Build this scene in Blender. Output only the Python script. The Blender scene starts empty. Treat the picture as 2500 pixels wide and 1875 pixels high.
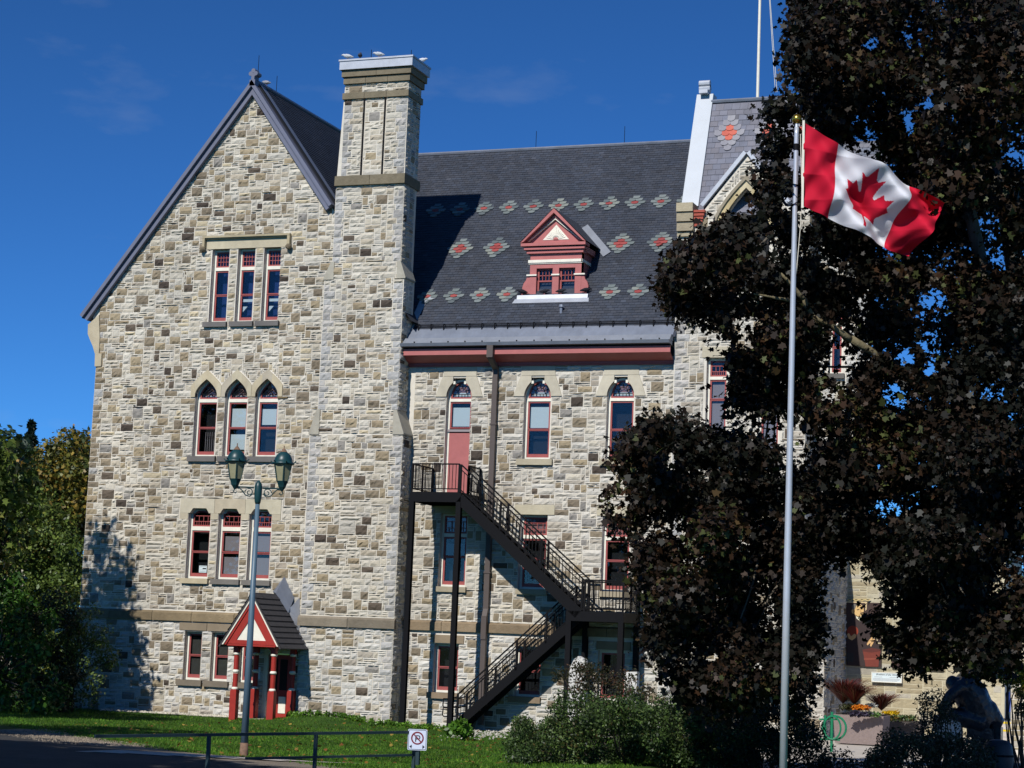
import bpy, math, random
import numpy as np
from mathutils import Vector, Matrix
from mathutils.geometry import delaunay_2d_cdt

scene = bpy.context.scene
col = scene.collection
rad = math.radians

# ------------------------------------------------------------ camera
F_PX, PITCH, ROLL, YAW = 4841.7, 0.127814, 0.039267, 0.353386
CAM = np.array([33.0, -62.0, 3.05])
_fw = np.array([-math.sin(YAW) * math.cos(PITCH), math.cos(YAW) * math.cos(PITCH), math.sin(PITCH)])
_rt = np.array([math.cos(YAW), math.sin(YAW), 0.0])
_up = np.cross(_rt, _fw)
_rt, _up = math.cos(ROLL) * _rt + math.sin(ROLL) * _up, -math.sin(ROLL) * _rt + math.cos(ROLL) * _up
cd = bpy.data.cameras.new('camera')
cam = bpy.data.objects.new('camera', cd)
col.objects.link(cam)
M = Matrix.Identity(4)
for i in range(3):
    M[i][0], M[i][1], M[i][2], M[i][3] = _rt[i], _up[i], -_fw[i], CAM[i]
cam.matrix_world = M
cd.sensor_width = 36.0
cd.lens = 36.0 * F_PX / 2500.0
cd.clip_end = 5000
scene.camera = cam

# ------------------------------------------------------------ sky and sun
SUN_TRAVEL = Vector((0.10, 1.0, -0.84)).normalized()
to_sun = -SUN_TRAVEL
elev = math.asin(to_sun.z)
azim = math.atan2(to_sun.x, to_sun.y)
world = bpy.data.worlds.new('World')
scene.world = world
world.use_nodes = True
wn, wl = world.node_tree.nodes, world.node_tree.links
wn.clear()
sky = wn.new('ShaderNodeTexSky')
sky.sky_type = 'NISHITA'
sky.sun_disc = False
sky.sun_elevation = elev
sky.sun_rotation = azim
sky.air_density = 0.8
sky.dust_density = 0.0
sky.ozone_density = 6.0
sky.altitude = 3000
bg = wn.new('ShaderNodeBackground')
bg.inputs['Strength'].default_value = 0.075
wo = wn.new('ShaderNodeOutputWorld')
# thin cirrus wisps spread over the whole sky
tc = wn.new('ShaderNodeTexCoord')
mp = wn.new('ShaderNodeMapping')
mp.inputs['Scale'].default_value = (3.2, 3.2, 9.0)
mp.inputs['Location'].default_value = (1.7, 0.4, 2.1)
nz = wn.new('ShaderNodeTexNoise')
nz.inputs['Scale'].default_value = 2.6
nz.inputs['Detail'].default_value = 7
nz.inputs['Roughness'].default_value = 0.55
cr = wn.new('ShaderNodeValToRGB')
cr.color_ramp.elements[0].position = 0.60
cr.color_ramp.elements[0].color = (0, 0, 0, 1)
cr.color_ramp.elements[1].position = 0.85
cr.color_ramp.elements[1].color = (0.22, 0.22, 0.22, 1)
mx = wn.new('ShaderNodeMixRGB')
mx.inputs['Color2'].default_value = (5.2, 6.0, 7.0, 1)
gm = wn.new('ShaderNodeGamma')
gm.inputs['Gamma'].default_value = 1.15
hs = wn.new('ShaderNodeMixRGB')                # the camera's white balance: a deep autumn blue
hs.blend_type = 'MULTIPLY'
hs.inputs['Fac'].default_value = 1.0
hs.inputs['Color2'].default_value = (0.42, 0.86, 1.12, 1)
wl.new(tc.outputs['Generated'], mp.inputs['Vector'])
wl.new(mp.outputs['Vector'], nz.inputs['Vector'])
wl.new(nz.outputs['Fac'], cr.inputs['Fac'])
wl.new(cr.outputs['Color'], mx.inputs['Fac'])
wl.new(sky.outputs['Color'], gm.inputs['Color'])
wl.new(gm.outputs['Color'], hs.inputs['Color1'])
wl.new(hs.outputs['Color'], mx.inputs['Color1'])
wl.new(mx.outputs['Color'], bg.inputs['Color'])
wl.new(bg.outputs['Background'], wo.inputs['Surface'])

sl = bpy.data.lights.new('sun', 'SUN')
sl.energy = 4.3
sl.angle = rad(0.53)
sl.color = (1.0, 0.975, 0.935)
so = bpy.data.objects.new('sun', sl)
so.rotation_euler = SUN_TRAVEL.to_track_quat('-Z', 'Y').to_euler()
so.location = (20, -60, 60)
col.objects.link(so)

scene.view_settings.view_transform = 'Standard'
scene.view_settings.look = 'None'
scene.view_settings.exposure = 0.0
scene.view_settings.gamma = 1.0
scene.render.engine = 'CYCLES'
scene.cycles.use_denoising = True
scene.cycles.max_bounces = 5
scene.cycles.diffuse_bounces = 1
scene.cycles.glossy_bounces = 2
scene.cycles.transmission_bounces = 3
scene.cycles.transparent_max_bounces = 8
scene.cycles.caustics_reflective = False
scene.cycles.caustics_refractive = False

# ------------------------------------------------------------ helpers
rng = random.Random(11)
nrg = np.random.default_rng(7)


def lin(c):
    return tuple((v / 12.92 if v <= 0.04045 else ((v + 0.055) / 1.055) ** 2.4) for v in (x / 255.0 for x in c))


def ray(px, py):
    return _fw + _rt * (px - 1250) / F_PX - _up * (py - 937.5) / F_PX


def at(px, py, d):
    return CAM + ray(px, py) * d


def on_y(px, py, y):
    d = ray(px, py)
    return CAM + d * ((y - CAM[1]) / d[1])


_TY = [-400, -90, -62, -45, -36, -31, -26, -20, -12, -6, -2, 5, 400]
_TZ = [1.6, 1.5, 1.35, 1.08, 0.93, 0.82, 0.53, 0.33, 0.15, 0.05, 0.0, 0.0, 0.0]


def ss(a, b, x):
    t = np.clip((np.asarray(x, float) - a) / (b - a), 0, 1)
    return t * t * (3 - 2 * t)


def terrain(x, y):
    x = np.asarray(x, float)
    y = np.asarray(y, float)
    z = np.interp(y, _TY, _TZ)
    plaza = np.interp(y, [-40, -34, -28, -20, -10, 3, 30], [0, .02, .2, .42, .52, .58, .58])
    z = z + plaza * ss(17.5, 22.5, x)
    z = z + 0.26 * np.exp(-((x - 4.3) / 1.7) ** 2 - ((y + 1.2) / 1.3) ** 2)
    z = z + 0.10 * np.exp(-((x - 8.0) / 2.5) ** 2 - ((y + 3.0) / 1.6) ** 2)
    return z


def hit_ground(px, py):
    d = ray(px, py)
    t = 8.0
    while t < 300:
        p = CAM + d * t
        if p[2] < terrain(p[0], p[1]):
            break
        t += 0.1
    return CAM + d * t


ORG = {}


class MB:
    """collects vertices, faces and one colour per vertex"""

    def __init__(self):
        self.v, self.f, self.c, self.arr = [], [], [], []
        self.col = None

    def _add(self, vs, fs, c=None):
        b = len(self.v)
        self.v.extend(vs)
        self.f.extend(tuple(i + b for i in q) for q in fs)
        c = c or self.col
        self.c.extend([c] * len(vs))

    def box(self, x0, x1, y0, y1, z0, z1, c=None):
        vs = [(x, y, z) for z in (z0, z1) for y in (y0, y1) for x in (x0, x1)]
        self._add(vs, [(0, 2, 3, 1), (4, 5, 7, 6), (0, 1, 5, 4), (2, 6, 7, 3), (0, 4, 6, 2), (1, 3, 7, 5)], c)
        return self

    def hexa(self, p, c=None):
        """8 corners: bottom ring 4, top ring 4"""
        self._add([tuple(q) for q in p], [(3, 2, 1, 0), (4, 5, 6, 7), (0, 1, 5, 4), (1, 2, 6, 5), (2, 3, 7, 6), (3, 0, 4, 7)], c)
        return self

    def prism(self, poly, y0, y1, c=None):
        """polygon in x,z pushed from y0 (front) to y1 (back)"""
        n = len(poly)
        vs = [(x, y0, z) for x, z in poly] + [(x, y1, z) for x, z in poly]
        fs = [tuple(range(n)), tuple(range(2 * n - 1, n - 1, -1))]
        fs += [(i, i + n, (i + 1) % n + n, (i + 1) % n) for i in range(n)]
        self._add(vs, fs, c)
        return self

    def ring(self, outer, inner, y0, y1, c=None):
        n = len(outer)
        vs = [(x, y0, z) for x, z in outer] + [(x, y0, z) for x, z in inner] + [(x, y1, z) for x, z in outer] + [(x, y1, z) for x, z in inner]
        fs = []
        for i in range(n):
            j = (i + 1) % n
            fs += [(i, j, j + n, i + n), (i + 2 * n, i + 3 * n, j + 3 * n, j + 2 * n), (i, i + 2 * n, j + 2 * n, j), (i + n, j + n, j + 3 * n, i + 3 * n)]
        self._add(vs, fs, c)
        return self

    def beam(self, a, b, w, h, up=(0, 0, 1), c=None):
        a, b = Vector(a), Vector(b)
        d = (b - a).normalized()
        s = d.cross(Vector(up))
        if s.length < 1e-5:
            s = d.cross(Vector((0, 1, 0)))
        s.normalize()
        u = s.cross(d)
        s, u = s * w / 2, u * h / 2
        p = [a - s - u, a + s - u, b + s - u, b - s - u, a - s + u, a + s + u, b + s + u, b - s + u]
        return self.hexa(p, c)

    def tube(self, pts, r, n=8, c=None, cap=True):
        pts = [Vector(p) for p in pts]
        rs = r if isinstance(r, (list, tuple)) else [r] * len(pts)
        vs, fs = [], []
        prev = None
        for i, p in enumerate(pts):
            d = (pts[min(i + 1, len(pts) - 1)] - pts[max(i - 1, 0)])
            d.normalize()
            if prev is None:
                s = d.cross(Vector((0.31, 0.17, 0.93)))
                if s.length < 1e-3:
                    s = d.cross(Vector((1, 0, 0)))
            else:
                s = prev - d * prev.dot(d)
            s.normalize()
            prev = s
            u = d.cross(s)
            for k in range(n):
                a = 2 * math.pi * k / n
                vs.append(tuple(p + (s * math.cos(a) + u * math.sin(a)) * rs[i]))
        for i in range(len(pts) - 1):
            for k in range(n):
                fs.append((i * n + k, i * n + (k + 1) % n, (i + 1) * n + (k + 1) % n, (i + 1) * n + k))
        if cap:
            fs.append(tuple(range(n - 1, -1, -1)))
            fs.append(tuple(range((len(pts) - 1) * n, len(pts) * n)))
        self._add(vs, fs, c)
        return self

    def lathe(self, cx, cy, prof, n=16, c=None, sq=False):
        vs, fs = [], []
        off = math.pi / n if sq else 0
        for r, z in prof:
            for k in range(n):
                a = 2 * math.pi * k / n + off
                vs.append((cx + r * math.cos(a), cy + r * math.sin(a), z))
        for i in range(len(prof) - 1):
            for k in range(n):
                fs.append((i * n + k, i * n + (k + 1) % n, (i + 1) * n + (k + 1) % n, (i + 1) * n + k))
        fs.append(tuple(range(n - 1, -1, -1)))
        fs.append(tuple(range((len(prof) - 1) * n, len(prof) * n)))
        self._add(vs, fs, c)
        return self

    def blob(self, cx, cy, cz, rx, ry, rz, nu=10, nv=7, jit=0.0, c=None, R=None):
        vs, fs = [], []
        for j in range(nv + 1):
            th = math.pi * j / nv
            for i in range(nu):
                ph = 2 * math.pi * i / nu
                k = 1 + (R or rng).uniform(-jit, jit)
                vs.append((cx + rx * k * math.sin(th) * math.cos(ph), cy + ry * k * math.sin(th) * math.sin(ph), cz + rz * k * math.cos(th)))
        for j in range(nv):
            for i in range(nu):
                fs.append((j * nu + i, (j + 1) * nu + i, (j + 1) * nu + (i + 1) % nu, j * nu + (i + 1) % nu))
        self._add(vs, fs, c)
        return self

    def build(self, name, m, parent=None, smooth=False, **tags):
        me = bpy.data.meshes.new(name)
        o0 = ORG.get(parent.name, (0, 0, 0)) if parent else (0, 0, 0)
        vs = self.v if o0 == (0, 0, 0) else [(x - o0[0], y - o0[1], z - o0[2]) for x, y, z in self.v]
        me.from_pydata(vs, [], self.f)
        if any(c is not None for c in self.c):
            a = me.attributes.new('Col', 'FLOAT_COLOR', 'POINT')
            buf = np.ones((len(self.v), 4), np.float32)
            for i, c in enumerate(self.c):
                buf[i, :3] = c if c is not None else (.5, .5, .5)
            a.data.foreach_set('color', buf.ravel())
        me.materials.append(m)
        if smooth:
            me.polygons.foreach_set('use_smooth', [True] * len(me.polygons))
        me.update()
        return link(name, me, parent, **tags)


def link(name, me, parent=None, label=None, cat=None, group=None, kind=None):
    o = bpy.data.objects.new(name, me)
    col.objects.link(o)
    if parent:
        o.parent = parent
        ORG[o.name] = ORG.get(parent.name, (0, 0, 0))
    if label:
        o['label'] = label
    if cat:
        o['category'] = cat
    if group:
        o['group'] = group
    if kind:
        o['kind'] = kind
    return o


def thing(name, label, cat, loc=(0, 0, 0), group=None):
    o = bpy.data.objects.new(name, None)
    col.objects.link(o)
    o.location = loc
    o.empty_display_size = 0.3
    o['label'] = label
    o['category'] = cat
    if group:
        o['group'] = group
    ORG[o.name] = tuple(float(v) for v in loc)
    return o


# ------------------------------------------------------------ materials
def nodes_of(name):
    m = bpy.data.materials.new(name)
    m.use_nodes = True
    nt = m.node_tree
    return m, nt, nt.nodes, nt.links, nt.nodes['Principled BSDF']


def mat(name, rgb, rough=0.7, var=0.12, scale=6.0, bump=0.0, bscale=30.0, metal=0.0, spec=0.4, attr=False, streak=False, bdist=0.02, stain=0.0):
    m, nt, n, l, p = nodes_of(name)
    p.inputs['Roughness'].default_value = rough
    p.inputs['Metallic'].default_value = metal
    p.inputs['Specular IOR Level'].default_value = spec
    tcn = n.new('ShaderNodeTexCoord')
    noise = n.new('ShaderNodeTexNoise')
    noise.inputs['Scale'].default_value = scale
    noise.inputs['Detail'].default_value = 6
    noise.inputs['Roughness'].default_value = 0.65
    if streak:
        mpn = n.new('ShaderNodeMapping')
        mpn.inputs['Scale'].default_value = (1.0, 1.0, 0.12)
        l.new(tcn.outputs['Object'], mpn.inputs['Vector'])
        l.new(mpn.outputs['Vector'], noise.inputs['Vector'])
    else:
        l.new(tcn.outputs['Object'], noise.inputs['Vector'])
    mr = n.new('ShaderNodeMapRange')
    mr.inputs['From Min'].default_value = 0.25
    mr.inputs['From Max'].default_value = 0.75
    mr.inputs['To Min'].default_value = 1 - var
    mr.inputs['To Max'].default_value = 1 + var
    l.new(noise.outputs['Fac'], mr.inputs['Value'])
    mixn = n.new('ShaderNodeVectorMath')
    mixn.operation = 'SCALE'
    if attr:
        an = n.new('ShaderNodeAttribute')
        an.attribute_name = 'Col'
        l.new(an.outputs['Color'], mixn.inputs[0])
    else:
        mixn.inputs[0].default_value = rgb
    if stain:
        mp2 = n.new('ShaderNodeMapping')
        mp2.inputs['Scale'].default_value = (1.0, 1.0, 0.35)
        n2 = n.new('ShaderNodeTexNoise')
        n2.inputs['Scale'].default_value = 0.55
        n2.inputs['Detail'].default_value = 7
        n2.inputs['Roughness'].default_value = 0.6
        m2 = n.new('ShaderNodeMapRange')
        m2.inputs['From Min'].default_value = 0.3
        m2.inputs['From Max'].default_value = 0.7
        m2.inputs['To Min'].default_value = 1 - stain
        m2.inputs['To Max'].default_value = 1 + stain * 0.7
        mm = n.new('ShaderNodeMath')
        mm.operation = 'MULTIPLY'
        l.new(tcn.outputs['Object'], mp2.inputs['Vector'])
        l.new(mp2.outputs['Vector'], n2.inputs['Vector'])
        l.new(n2.outputs['Fac'], m2.inputs['Value'])
        l.new(mr.outputs['Result'], mm.inputs[0])
        l.new(m2.outputs['Result'], mm.inputs[1])
        l.new(mm.outputs['Value'], mixn.inputs['Scale'])
    else:
        l.new(mr.outputs['Result'], mixn.inputs['Scale'])
    l.new(mixn.outputs['Vector'], p.inputs['Base Color'])
    if bump:
        b = n.new('ShaderNodeBump')
        b.inputs['Strength'].default_value = bump
        b.inputs['Distance'].default_value = bdist
        bn = n.new('ShaderNodeTexNoise')
        bn.inputs['Scale'].default_value = bscale
        bn.inputs['Detail'].default_value = 5
        l.new(tcn.outputs['Object'], bn.inputs['Vector'])
        l.new(bn.outputs['Fac'], b.inputs['Height'])
        l.new(b.outputs['Normal'], p.inputs['Normal'])
    return m


def leaf_mat(name, trans=0.25, rough=0.45, spec=0.35):
    m, nt, n, l, p = nodes_of(name)
    an = n.new('ShaderNodeAttribute')
    an.attribute_name = 'Col'
    p.inputs['Roughness'].default_value = rough
    p.inputs['Specular IOR Level'].default_value = spec
    l.new(an.outputs['Color'], p.inputs['Base Color'])
    tr = n.new('ShaderNodeBsdfTranslucent')
    l.new(an.outputs['Color'], tr.inputs['Color'])
    mxs = n.new('ShaderNodeMixShader')
    mxs.inputs['Fac'].default_value = trans
    out = n['Material Output']
    l.new(p.outputs['BSDF'], mxs.inputs[1])
    l.new(tr.outputs['BSDF'], mxs.inputs[2])
    l.new(mxs.outputs['Shader'], out.inputs['Surface'])
    return m


def glass_mat(name, ior=1.5, tint=(0.75, 0.8, 0.82)):
    m, nt, n, l, p = nodes_of(name)
    n.remove(p)
    tr = n.new('ShaderNodeBsdfTransparent')
    tr.inputs['Color'].default_value = tint + (1,)
    gl = n.new('ShaderNodeBsdfGlossy')
    gl.inputs['Roughness'].default_value = 0.02
    fr = n.new('ShaderNodeFresnel')
    fr.inputs['IOR'].default_value = ior
    mxs = n.new('ShaderNodeMixShader')
    l.new(fr.outputs['Fac'], mxs.inputs['Fac'])
    l.new(tr.outputs['BSDF'], mxs.inputs[1])
    l.new(gl.outputs['BSDF'], mxs.inputs[2])
    l.new(mxs.outputs['Shader'], n['Material Output'].inputs['Surface'])
    return m


STONE = mat('stone', None, 0.9, 0.15, 6.0, 0.6, 16.0, attr=True, spec=0.2, bdist=0.026, stain=0.19)
MORTAR = mat('mortar', lin((219, 211, 195)), 0.95, 0.10, 4.0, 0.3, 40.0, spec=0.15, stain=0.12)
ASHLAR = mat('ashlar', None, 0.85, 0.14, 3.0, 0.35, 40.0, attr=True, spec=0.2, stain=0.14)
SLATE = mat('slate', None, 0.62, 0.16, 3.0, 0.25, 60.0, attr=True, spec=0.35, stain=0.2)
LEAD = mat('lead', lin((128, 134, 146)), 0.5, 0.2, 2.2, 0.1, 9.0, metal=0.35, spec=0.5, streak=True)
ZINC = mat('zinc', lin((176, 180, 187)), 0.5, 0.12, 3.0, 0.08, 9.0, metal=0.25, spec=0.5)
COPING = mat('coping_paint', lin((106, 109, 126)), 0.5, 0.12, 2.0, 0.05, 12.0, spec=0.4)
CREAM = mat('cream_paint', lin((236, 230, 212)), 0.55, 0.10, 5.0, 0.08, 20.0, spec=0.3, stain=0.08)
REDSASH = mat('sash_paint', lin((160, 82, 78)), 0.5, 0.10, 5.0, spec=0.35)
ROSE = mat('rose_paint', lin((178, 106, 102)), 0.55, 0.10, 3.0, 0.1, 25.0, spec=0.3, stain=0.12)
REDDEEP = mat('porch_red', lin((160, 48, 38)), 0.5, 0.14, 6.0, 0.1, 25.0, spec=0.35, stain=0.15)
BLACKIRON = mat('black_iron', lin((15, 15, 18)), 0.65, 0.15, 8.0, spec=0.15)
BROWNPIPE = mat('brown_pipe', lin((86, 76, 71)), 0.6, 0.08, 4.0)
PANE = glass_mat('pane_glass', 1.5, (0.94, 0.96, 0.97))
EAVEZINC = mat('eave_zinc', lin((142, 146, 153)), 0.5, 0.16, 2.5, 0.08, 9.0, metal=0.25, spec=0.5, streak=True)
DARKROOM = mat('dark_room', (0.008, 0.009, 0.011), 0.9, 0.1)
SKYBACK = mat('painted_sky_reflection', lin((38, 56, 104)), 0.25, 0.12, 2.0, spec=0.4)  # sky's blue reflection in the top windows, painted on their room backs
BLIND = mat('blind', lin((214, 226, 226)), 0.8, 0.04, 20.0)
MAUVE = mat('top_light_film', lin((158, 116, 112)), 0.6, 0.25, 14.0)
GREYBLIND = mat('grey_blind', lin((150, 140, 140)), 0.8, 0.05, 20.0)
SHINGLE = mat('shingle', lin((66, 64, 66)), 0.9, 0.2, 9.0, 0.5, 60.0)

# ============================================================ GROUND
def grid_sheet(name, xs, ys, m, dz, inside=None, jit=0.0, label=None, kind='structure'):
    X, Y = np.meshgrid(xs, ys)
    Z = terrain(X, Y) + dz
    if jit:
        Z = Z + nrg.normal(0, jit, Z.shape)
    vs = np.stack([X.ravel(), Y.ravel(), Z.ravel()], 1)
    nx, ny = len(xs), len(ys)
    fs = []
    for j in range(ny - 1):
        for i in range(nx - 1):
            if inside is None or inside((xs[i] + xs[i + 1]) / 2, (ys[j] + ys[j + 1]) / 2):
                a = j * nx + i
                fs.append((a, a + 1, a + nx + 1, a + nx))
    me = bpy.data.meshes.new(name)
    me.from_pydata([tuple(v) for v in vs], [], fs)
    me.materials.append(m)
    me.polygons.foreach_set('use_smooth', [True] * len(me.polygons))
    return link(name, me, kind=kind, label=label)


def ground_mat():
    m, nt, n, l, p = nodes_of('lawn')
    tcn = n.new('ShaderNodeTexCoord')
    a = n.new('ShaderNodeTexNoise'); a.inputs['Scale'].default_value = 0.6; a.inputs['Detail'].default_value = 8
    b = n.new('ShaderNodeTexNoise'); b.inputs['Scale'].default_value = 14; b.inputs['Detail'].default_value = 4
    l.new(tcn.outputs['Object'], a.inputs['Vector']); l.new(tcn.outputs['Object'], b.inputs['Vector'])
    r1 = n.new('ShaderNodeValToRGB')
    r1.color_ramp.elements[0].color = (0.022, 0.058, 0.008, 1); r1.color_ramp.elements[0].position = .3
    r1.color_ramp.elements[1].color = (0.055, 0.115, 0.014, 1); r1.color_ramp.elements[1].position = .75
    l.new(a.outputs['Fac'], r1.inputs['Fac'])
    mr = n.new('ShaderNodeMapRange'); mr.inputs['To Min'].default_value = .6; mr.inputs['To Max'].default_value = 1.35
    l.new(b.outputs['Fac'], mr.inputs['Value'])
    sc = n.new('ShaderNodeVectorMath'); sc.operation = 'SCALE'
    l.new(r1.outputs['Color'], sc.inputs[0]); l.new(mr.outputs['Result'], sc.inputs['Scale'])
    l.new(sc.outputs['Vector'], p.inputs['Base Color'])
    p.inputs['Roughness'].default_value = .9; p.inputs['Specular IOR Level'].default_value = .15
    bp = n.new('ShaderNodeBump'); bp.inputs['Strength'].default_value = .8; bp.inputs['Distance'].default_value = .05
    l.new(b.outputs['Fac'], bp.inputs['Height']); l.new(bp.outputs['Normal'], p.inputs['Normal'])
    return m


LAWN = ground_mat()
xs = np.concatenate([[-600, -300, -150, -80, -50, -35, -25], np.arange(-18, 45, 0.6), [50, 60, 80, 120, 250, 600]])
ys = np.concatenate([[-300, -150, -90, -75], np.arange(-66, 12, 0.6), [16, 24, 40, 70, 120, 250, 600]])
grid_sheet('ground', xs, ys, LAWN, 0.0, label='green lawn sloping down from the road to the stone building')

# asphalt of the side road at the lower left, gravel shoulder, plaza paving, walkway
ASPH = mat('asphalt', (0.042, 0.039, 0.035), 0.95, 0.4, 3.0, 0.8, 40.0, stain=.3)
GRAVEL = mat('gravel_bed', lin((128, 116, 100)), 0.95, 0.35, 9.0, 0.8, 45.0)
PAVE = mat('plaza_paving', lin((196, 186, 172)), 0.9, 0.14, 1.4, 0.2, 40.0)
FA, FB = np.array([17.2, -40.7]), np.array([20.87, -32.92])     # fence line
FDIR = (FB - FA) / np.linalg.norm(FB - FA)
FN = np.array([-FDIR[1], FDIR[0]])                                # points to the lawn side (left, away)
_a, _b = hit_ground(190, 1800), hit_ground(720, 1862)
RD = np.array([_b[0] - _a[0], _b[1] - _a[1]]); RD /= np.linalg.norm(RD)
RN = np.array([RD[1], -RD[0]])                                    # towards the camera side
if RN @ (CAM[:2] - _a[:2]) < 0:
    RN = -RN


def road_s(x, y):
    return (x - _a[0]) * RN[0] + (y - _a[1]) * RN[1]


fx = np.arange(4, 42, 0.25)
fy = np.arange(-66, -12, 0.25)
grid_sheet('gravel_shoulder', fx, fy, GRAVEL, 0.012, lambda x, y: -0.3 + 0.25 * math.sin(x * 2.1 + y) < road_s(x, y) < 2.2, label='gravel shoulder between lawn and road')
grid_sheet('road', np.arange(-10, 44, 0.5), np.arange(-80, -16, 0.5), ASPH, 0.02, lambda x, y: road_s(x, y) > 1.4, label='shaded asphalt road at lower left')
_w1 = hit_ground(1100, 1871)
grid_sheet('pavement', np.arange(12, 30, 0.25), np.arange(-40, -14, 0.25), PAVE, 0.03,
           lambda x, y: abs((y - _w1[1] + 0.75) - 0.42 * (x - _w1[0])) < 0.75 and 14.6 < x < 18.6, label='pale concrete walkway along the lawn edge')
grid_sheet('plaza', np.arange(19.2, 44, 0.4), np.arange(-26, 2.8, 0.4), PAVE, 0.016, lambda x, y: x > 19.6 + 0.25 * max(0, -y - 9), label='pale paving in front of the mural wall')

# ============================================================ TOWN HALL
hall = thing('town_hall', 'large rubble stone town hall with steep slate roofs, tall chimney and red trim', 'building', (5, 0, 0))

PAL_GABLE = [((197, 189, 172), 5), ((190, 181, 162), 5), ((203, 196, 180), 4), ((186, 180, 167), 4), ((180, 169, 149), 3.5), ((194, 180, 150), 2.2), ((166, 155, 138), 2.2)]
PAL_WING = [((201, 195, 182), 5), ((193, 186, 171), 5), ((185, 178, 164), 4), ((174, 165, 149), 3), ((197, 188, 169), 3), ((161, 151, 135), 1.8)]
PAL_LOW = [((204, 200, 190), 5), ((196, 192, 183), 5), ((186, 182, 174), 3), ((188, 179, 160), 3), ((171, 162, 147), 1.8)]
PAL_BROWN = [((152, 137, 112), 5), ((139, 126, 105), 5), ((161, 146, 119), 3.5), ((128, 116, 98), 4), ((98, 87, 75), 1.7), ((78, 69, 61), 1.3), ((143, 138, 130), 1.5)]
PAL_GREY = [((176, 174, 169), 3), ((166, 163, 157), 3), ((186, 181, 173), 2), ((154, 151, 146), 1)]
PAL_TAN = [((184, 173, 144), 4), ((174, 161, 130), 4), ((192, 183, 156), 3), ((162, 149, 120), 2), ((178, 170, 152), 2)]


def pick(pal, R):
    t = R.uniform(0, sum(w for _, w in pal))
    for c, w in pal:
        t -= w
        if t <= 0:
            break
    k = R.uniform(0.93, 1.05)
    return tuple(min(1.0, v * k) for v in lin(c))


def lay_stones(u0, u1, v0, v1, inside, R, pal, brown=2.4, quoin_l=None, quoin_r=None, cw=0.075, ch=0.07, browns=PAL_BROWN, pal_low=None):
    """random coursed rubble: list of (u0,u1,v0,v1,colour)"""
    nx, nz = int(round((u1 - u0) / cw)), int(round((v1 - v0) / ch))
    cw, ch = (u1 - u0) / nx, (v1 - v0) / nz
    free = np.zeros((nz, nx), bool)
    for j in range(nz):
        for i in range(nx):
            free[j, i] = inside(u0 + (i + .5) * cw, v0 + (j + .5) * ch)
    out = []

    def put(i, j, w, h, c):
        free[j:j + h, i:i + w] = False
        out.append((u0 + i * cw, u0 + (i + w) * cw, v0 + j * ch, v0 + (j + h) * ch, c))

    for side, pal_q in ((0, quoin_l), (1, quoin_r)):
        if not pal_q:
            continue
        j, k = 0, 0
        while j < nz - 3:
            h = R.choice([3, 3, 4])
            w = (R.choice([5, 6]) if k % 2 else R.choice([3, 4]))
            h = min(h, nz - j)
            i = 0 if side == 0 else nx - w
            if free[j:j + h, i:i + w].all():
                put(i, j, w, h, pick(pal_q, R))
            j += h
            k += 1
    n = int(brown * free.sum() * cw * ch)
    for _ in range(n * 3):
        w, h = R.choice([3, 4, 5, 5, 6, 6, 7]), R.choice([3, 3, 4, 4, 4, 5])
        if n <= 0:
            break
        i, j = R.randrange(0, max(1, nx - w)), R.randrange(0, max(1, nz - h))
        if free[j:j + h, i:i + w].all():
            put(i, j, w, h, pick(browns, R))
            n -= 1
    for j in range(nz):
        i = 0
        while i < nx:
            if not free[j, i]:
                i += 1
                continue
            run = 1
            while i + run < nx and free[j, i + run] and run < 12:
                run += 1
            h = R.choice([1, 2, 2, 3, 3])
            w = min(run, R.choice([3, 4, 5, 6, 7, 8, 10]))
            if run - w == 1:
                w = run
            while h > 1 and (j + h > nz or not free[j:j + h, i:i + w].all()):
                h -= 1
            v = v0 + j * ch
            p = pal_low if (pal_low and v < 3.3) else pal
            put(i, j, w, h, pick(p if R.random() > .07 else browns, R))
            i += w
    return out


def stone_geo(s, R, gap=0.0155, rough=1.0):
    a, b, c, d, _ = s
    a, b, c, d = a + gap, b - gap, c + gap, d - gap
    w, h = b - a, d - c
    nx, nz = max(2, min(6, int(round(w / 0.09)))), max(2, min(4, int(round(h / 0.08))))
    pr = R.uniform(0.028, 0.05) * rough
    vs, fs = [], []
    tilt = R.uniform(-.012, .02) * rough
    for j in range(nz + 1):
        for i in range(nx + 1):
            e = i in (0, nx) or j in (0, nz)
            u = a + w * i / nx + (R.uniform(-.006, .006) if e else R.uniform(-.25, .25) * w / nx)
            v = c + h * j / nz + (R.uniform(-.006, .006) if e else R.uniform(-.25, .25) * h / nz)
            dd = (0.012 + R.uniform(0, .006)) if e else pr + R.uniform(-.022, .024) * rough + tilt * (j / nz - .5) * 2
            vs.append((u, v, dd))
    W = nx + 1
    for j in range(nz):
        for i in range(nx):
            q = j * W + i
            fs.append((q, q + 1, q + W + 1, q + W))
    rim = [i for i in range(W)] + [j * W + nx for j in range(1, nz + 1)] + [nz * W + i for i in range(nx - 1, -1, -1)] + [j * W for j in range(nz - 1, 0, -1)]
    base = len(vs)
    for k in rim:
        u, v, _d = vs[k]
        vs.append((u, v, -0.012))
    m = len(rim)
    for k in range(m):
        fs.append((rim[k], base + k, base + (k + 1) % m, rim[(k + 1) % m]))
    return vs, fs


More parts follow.
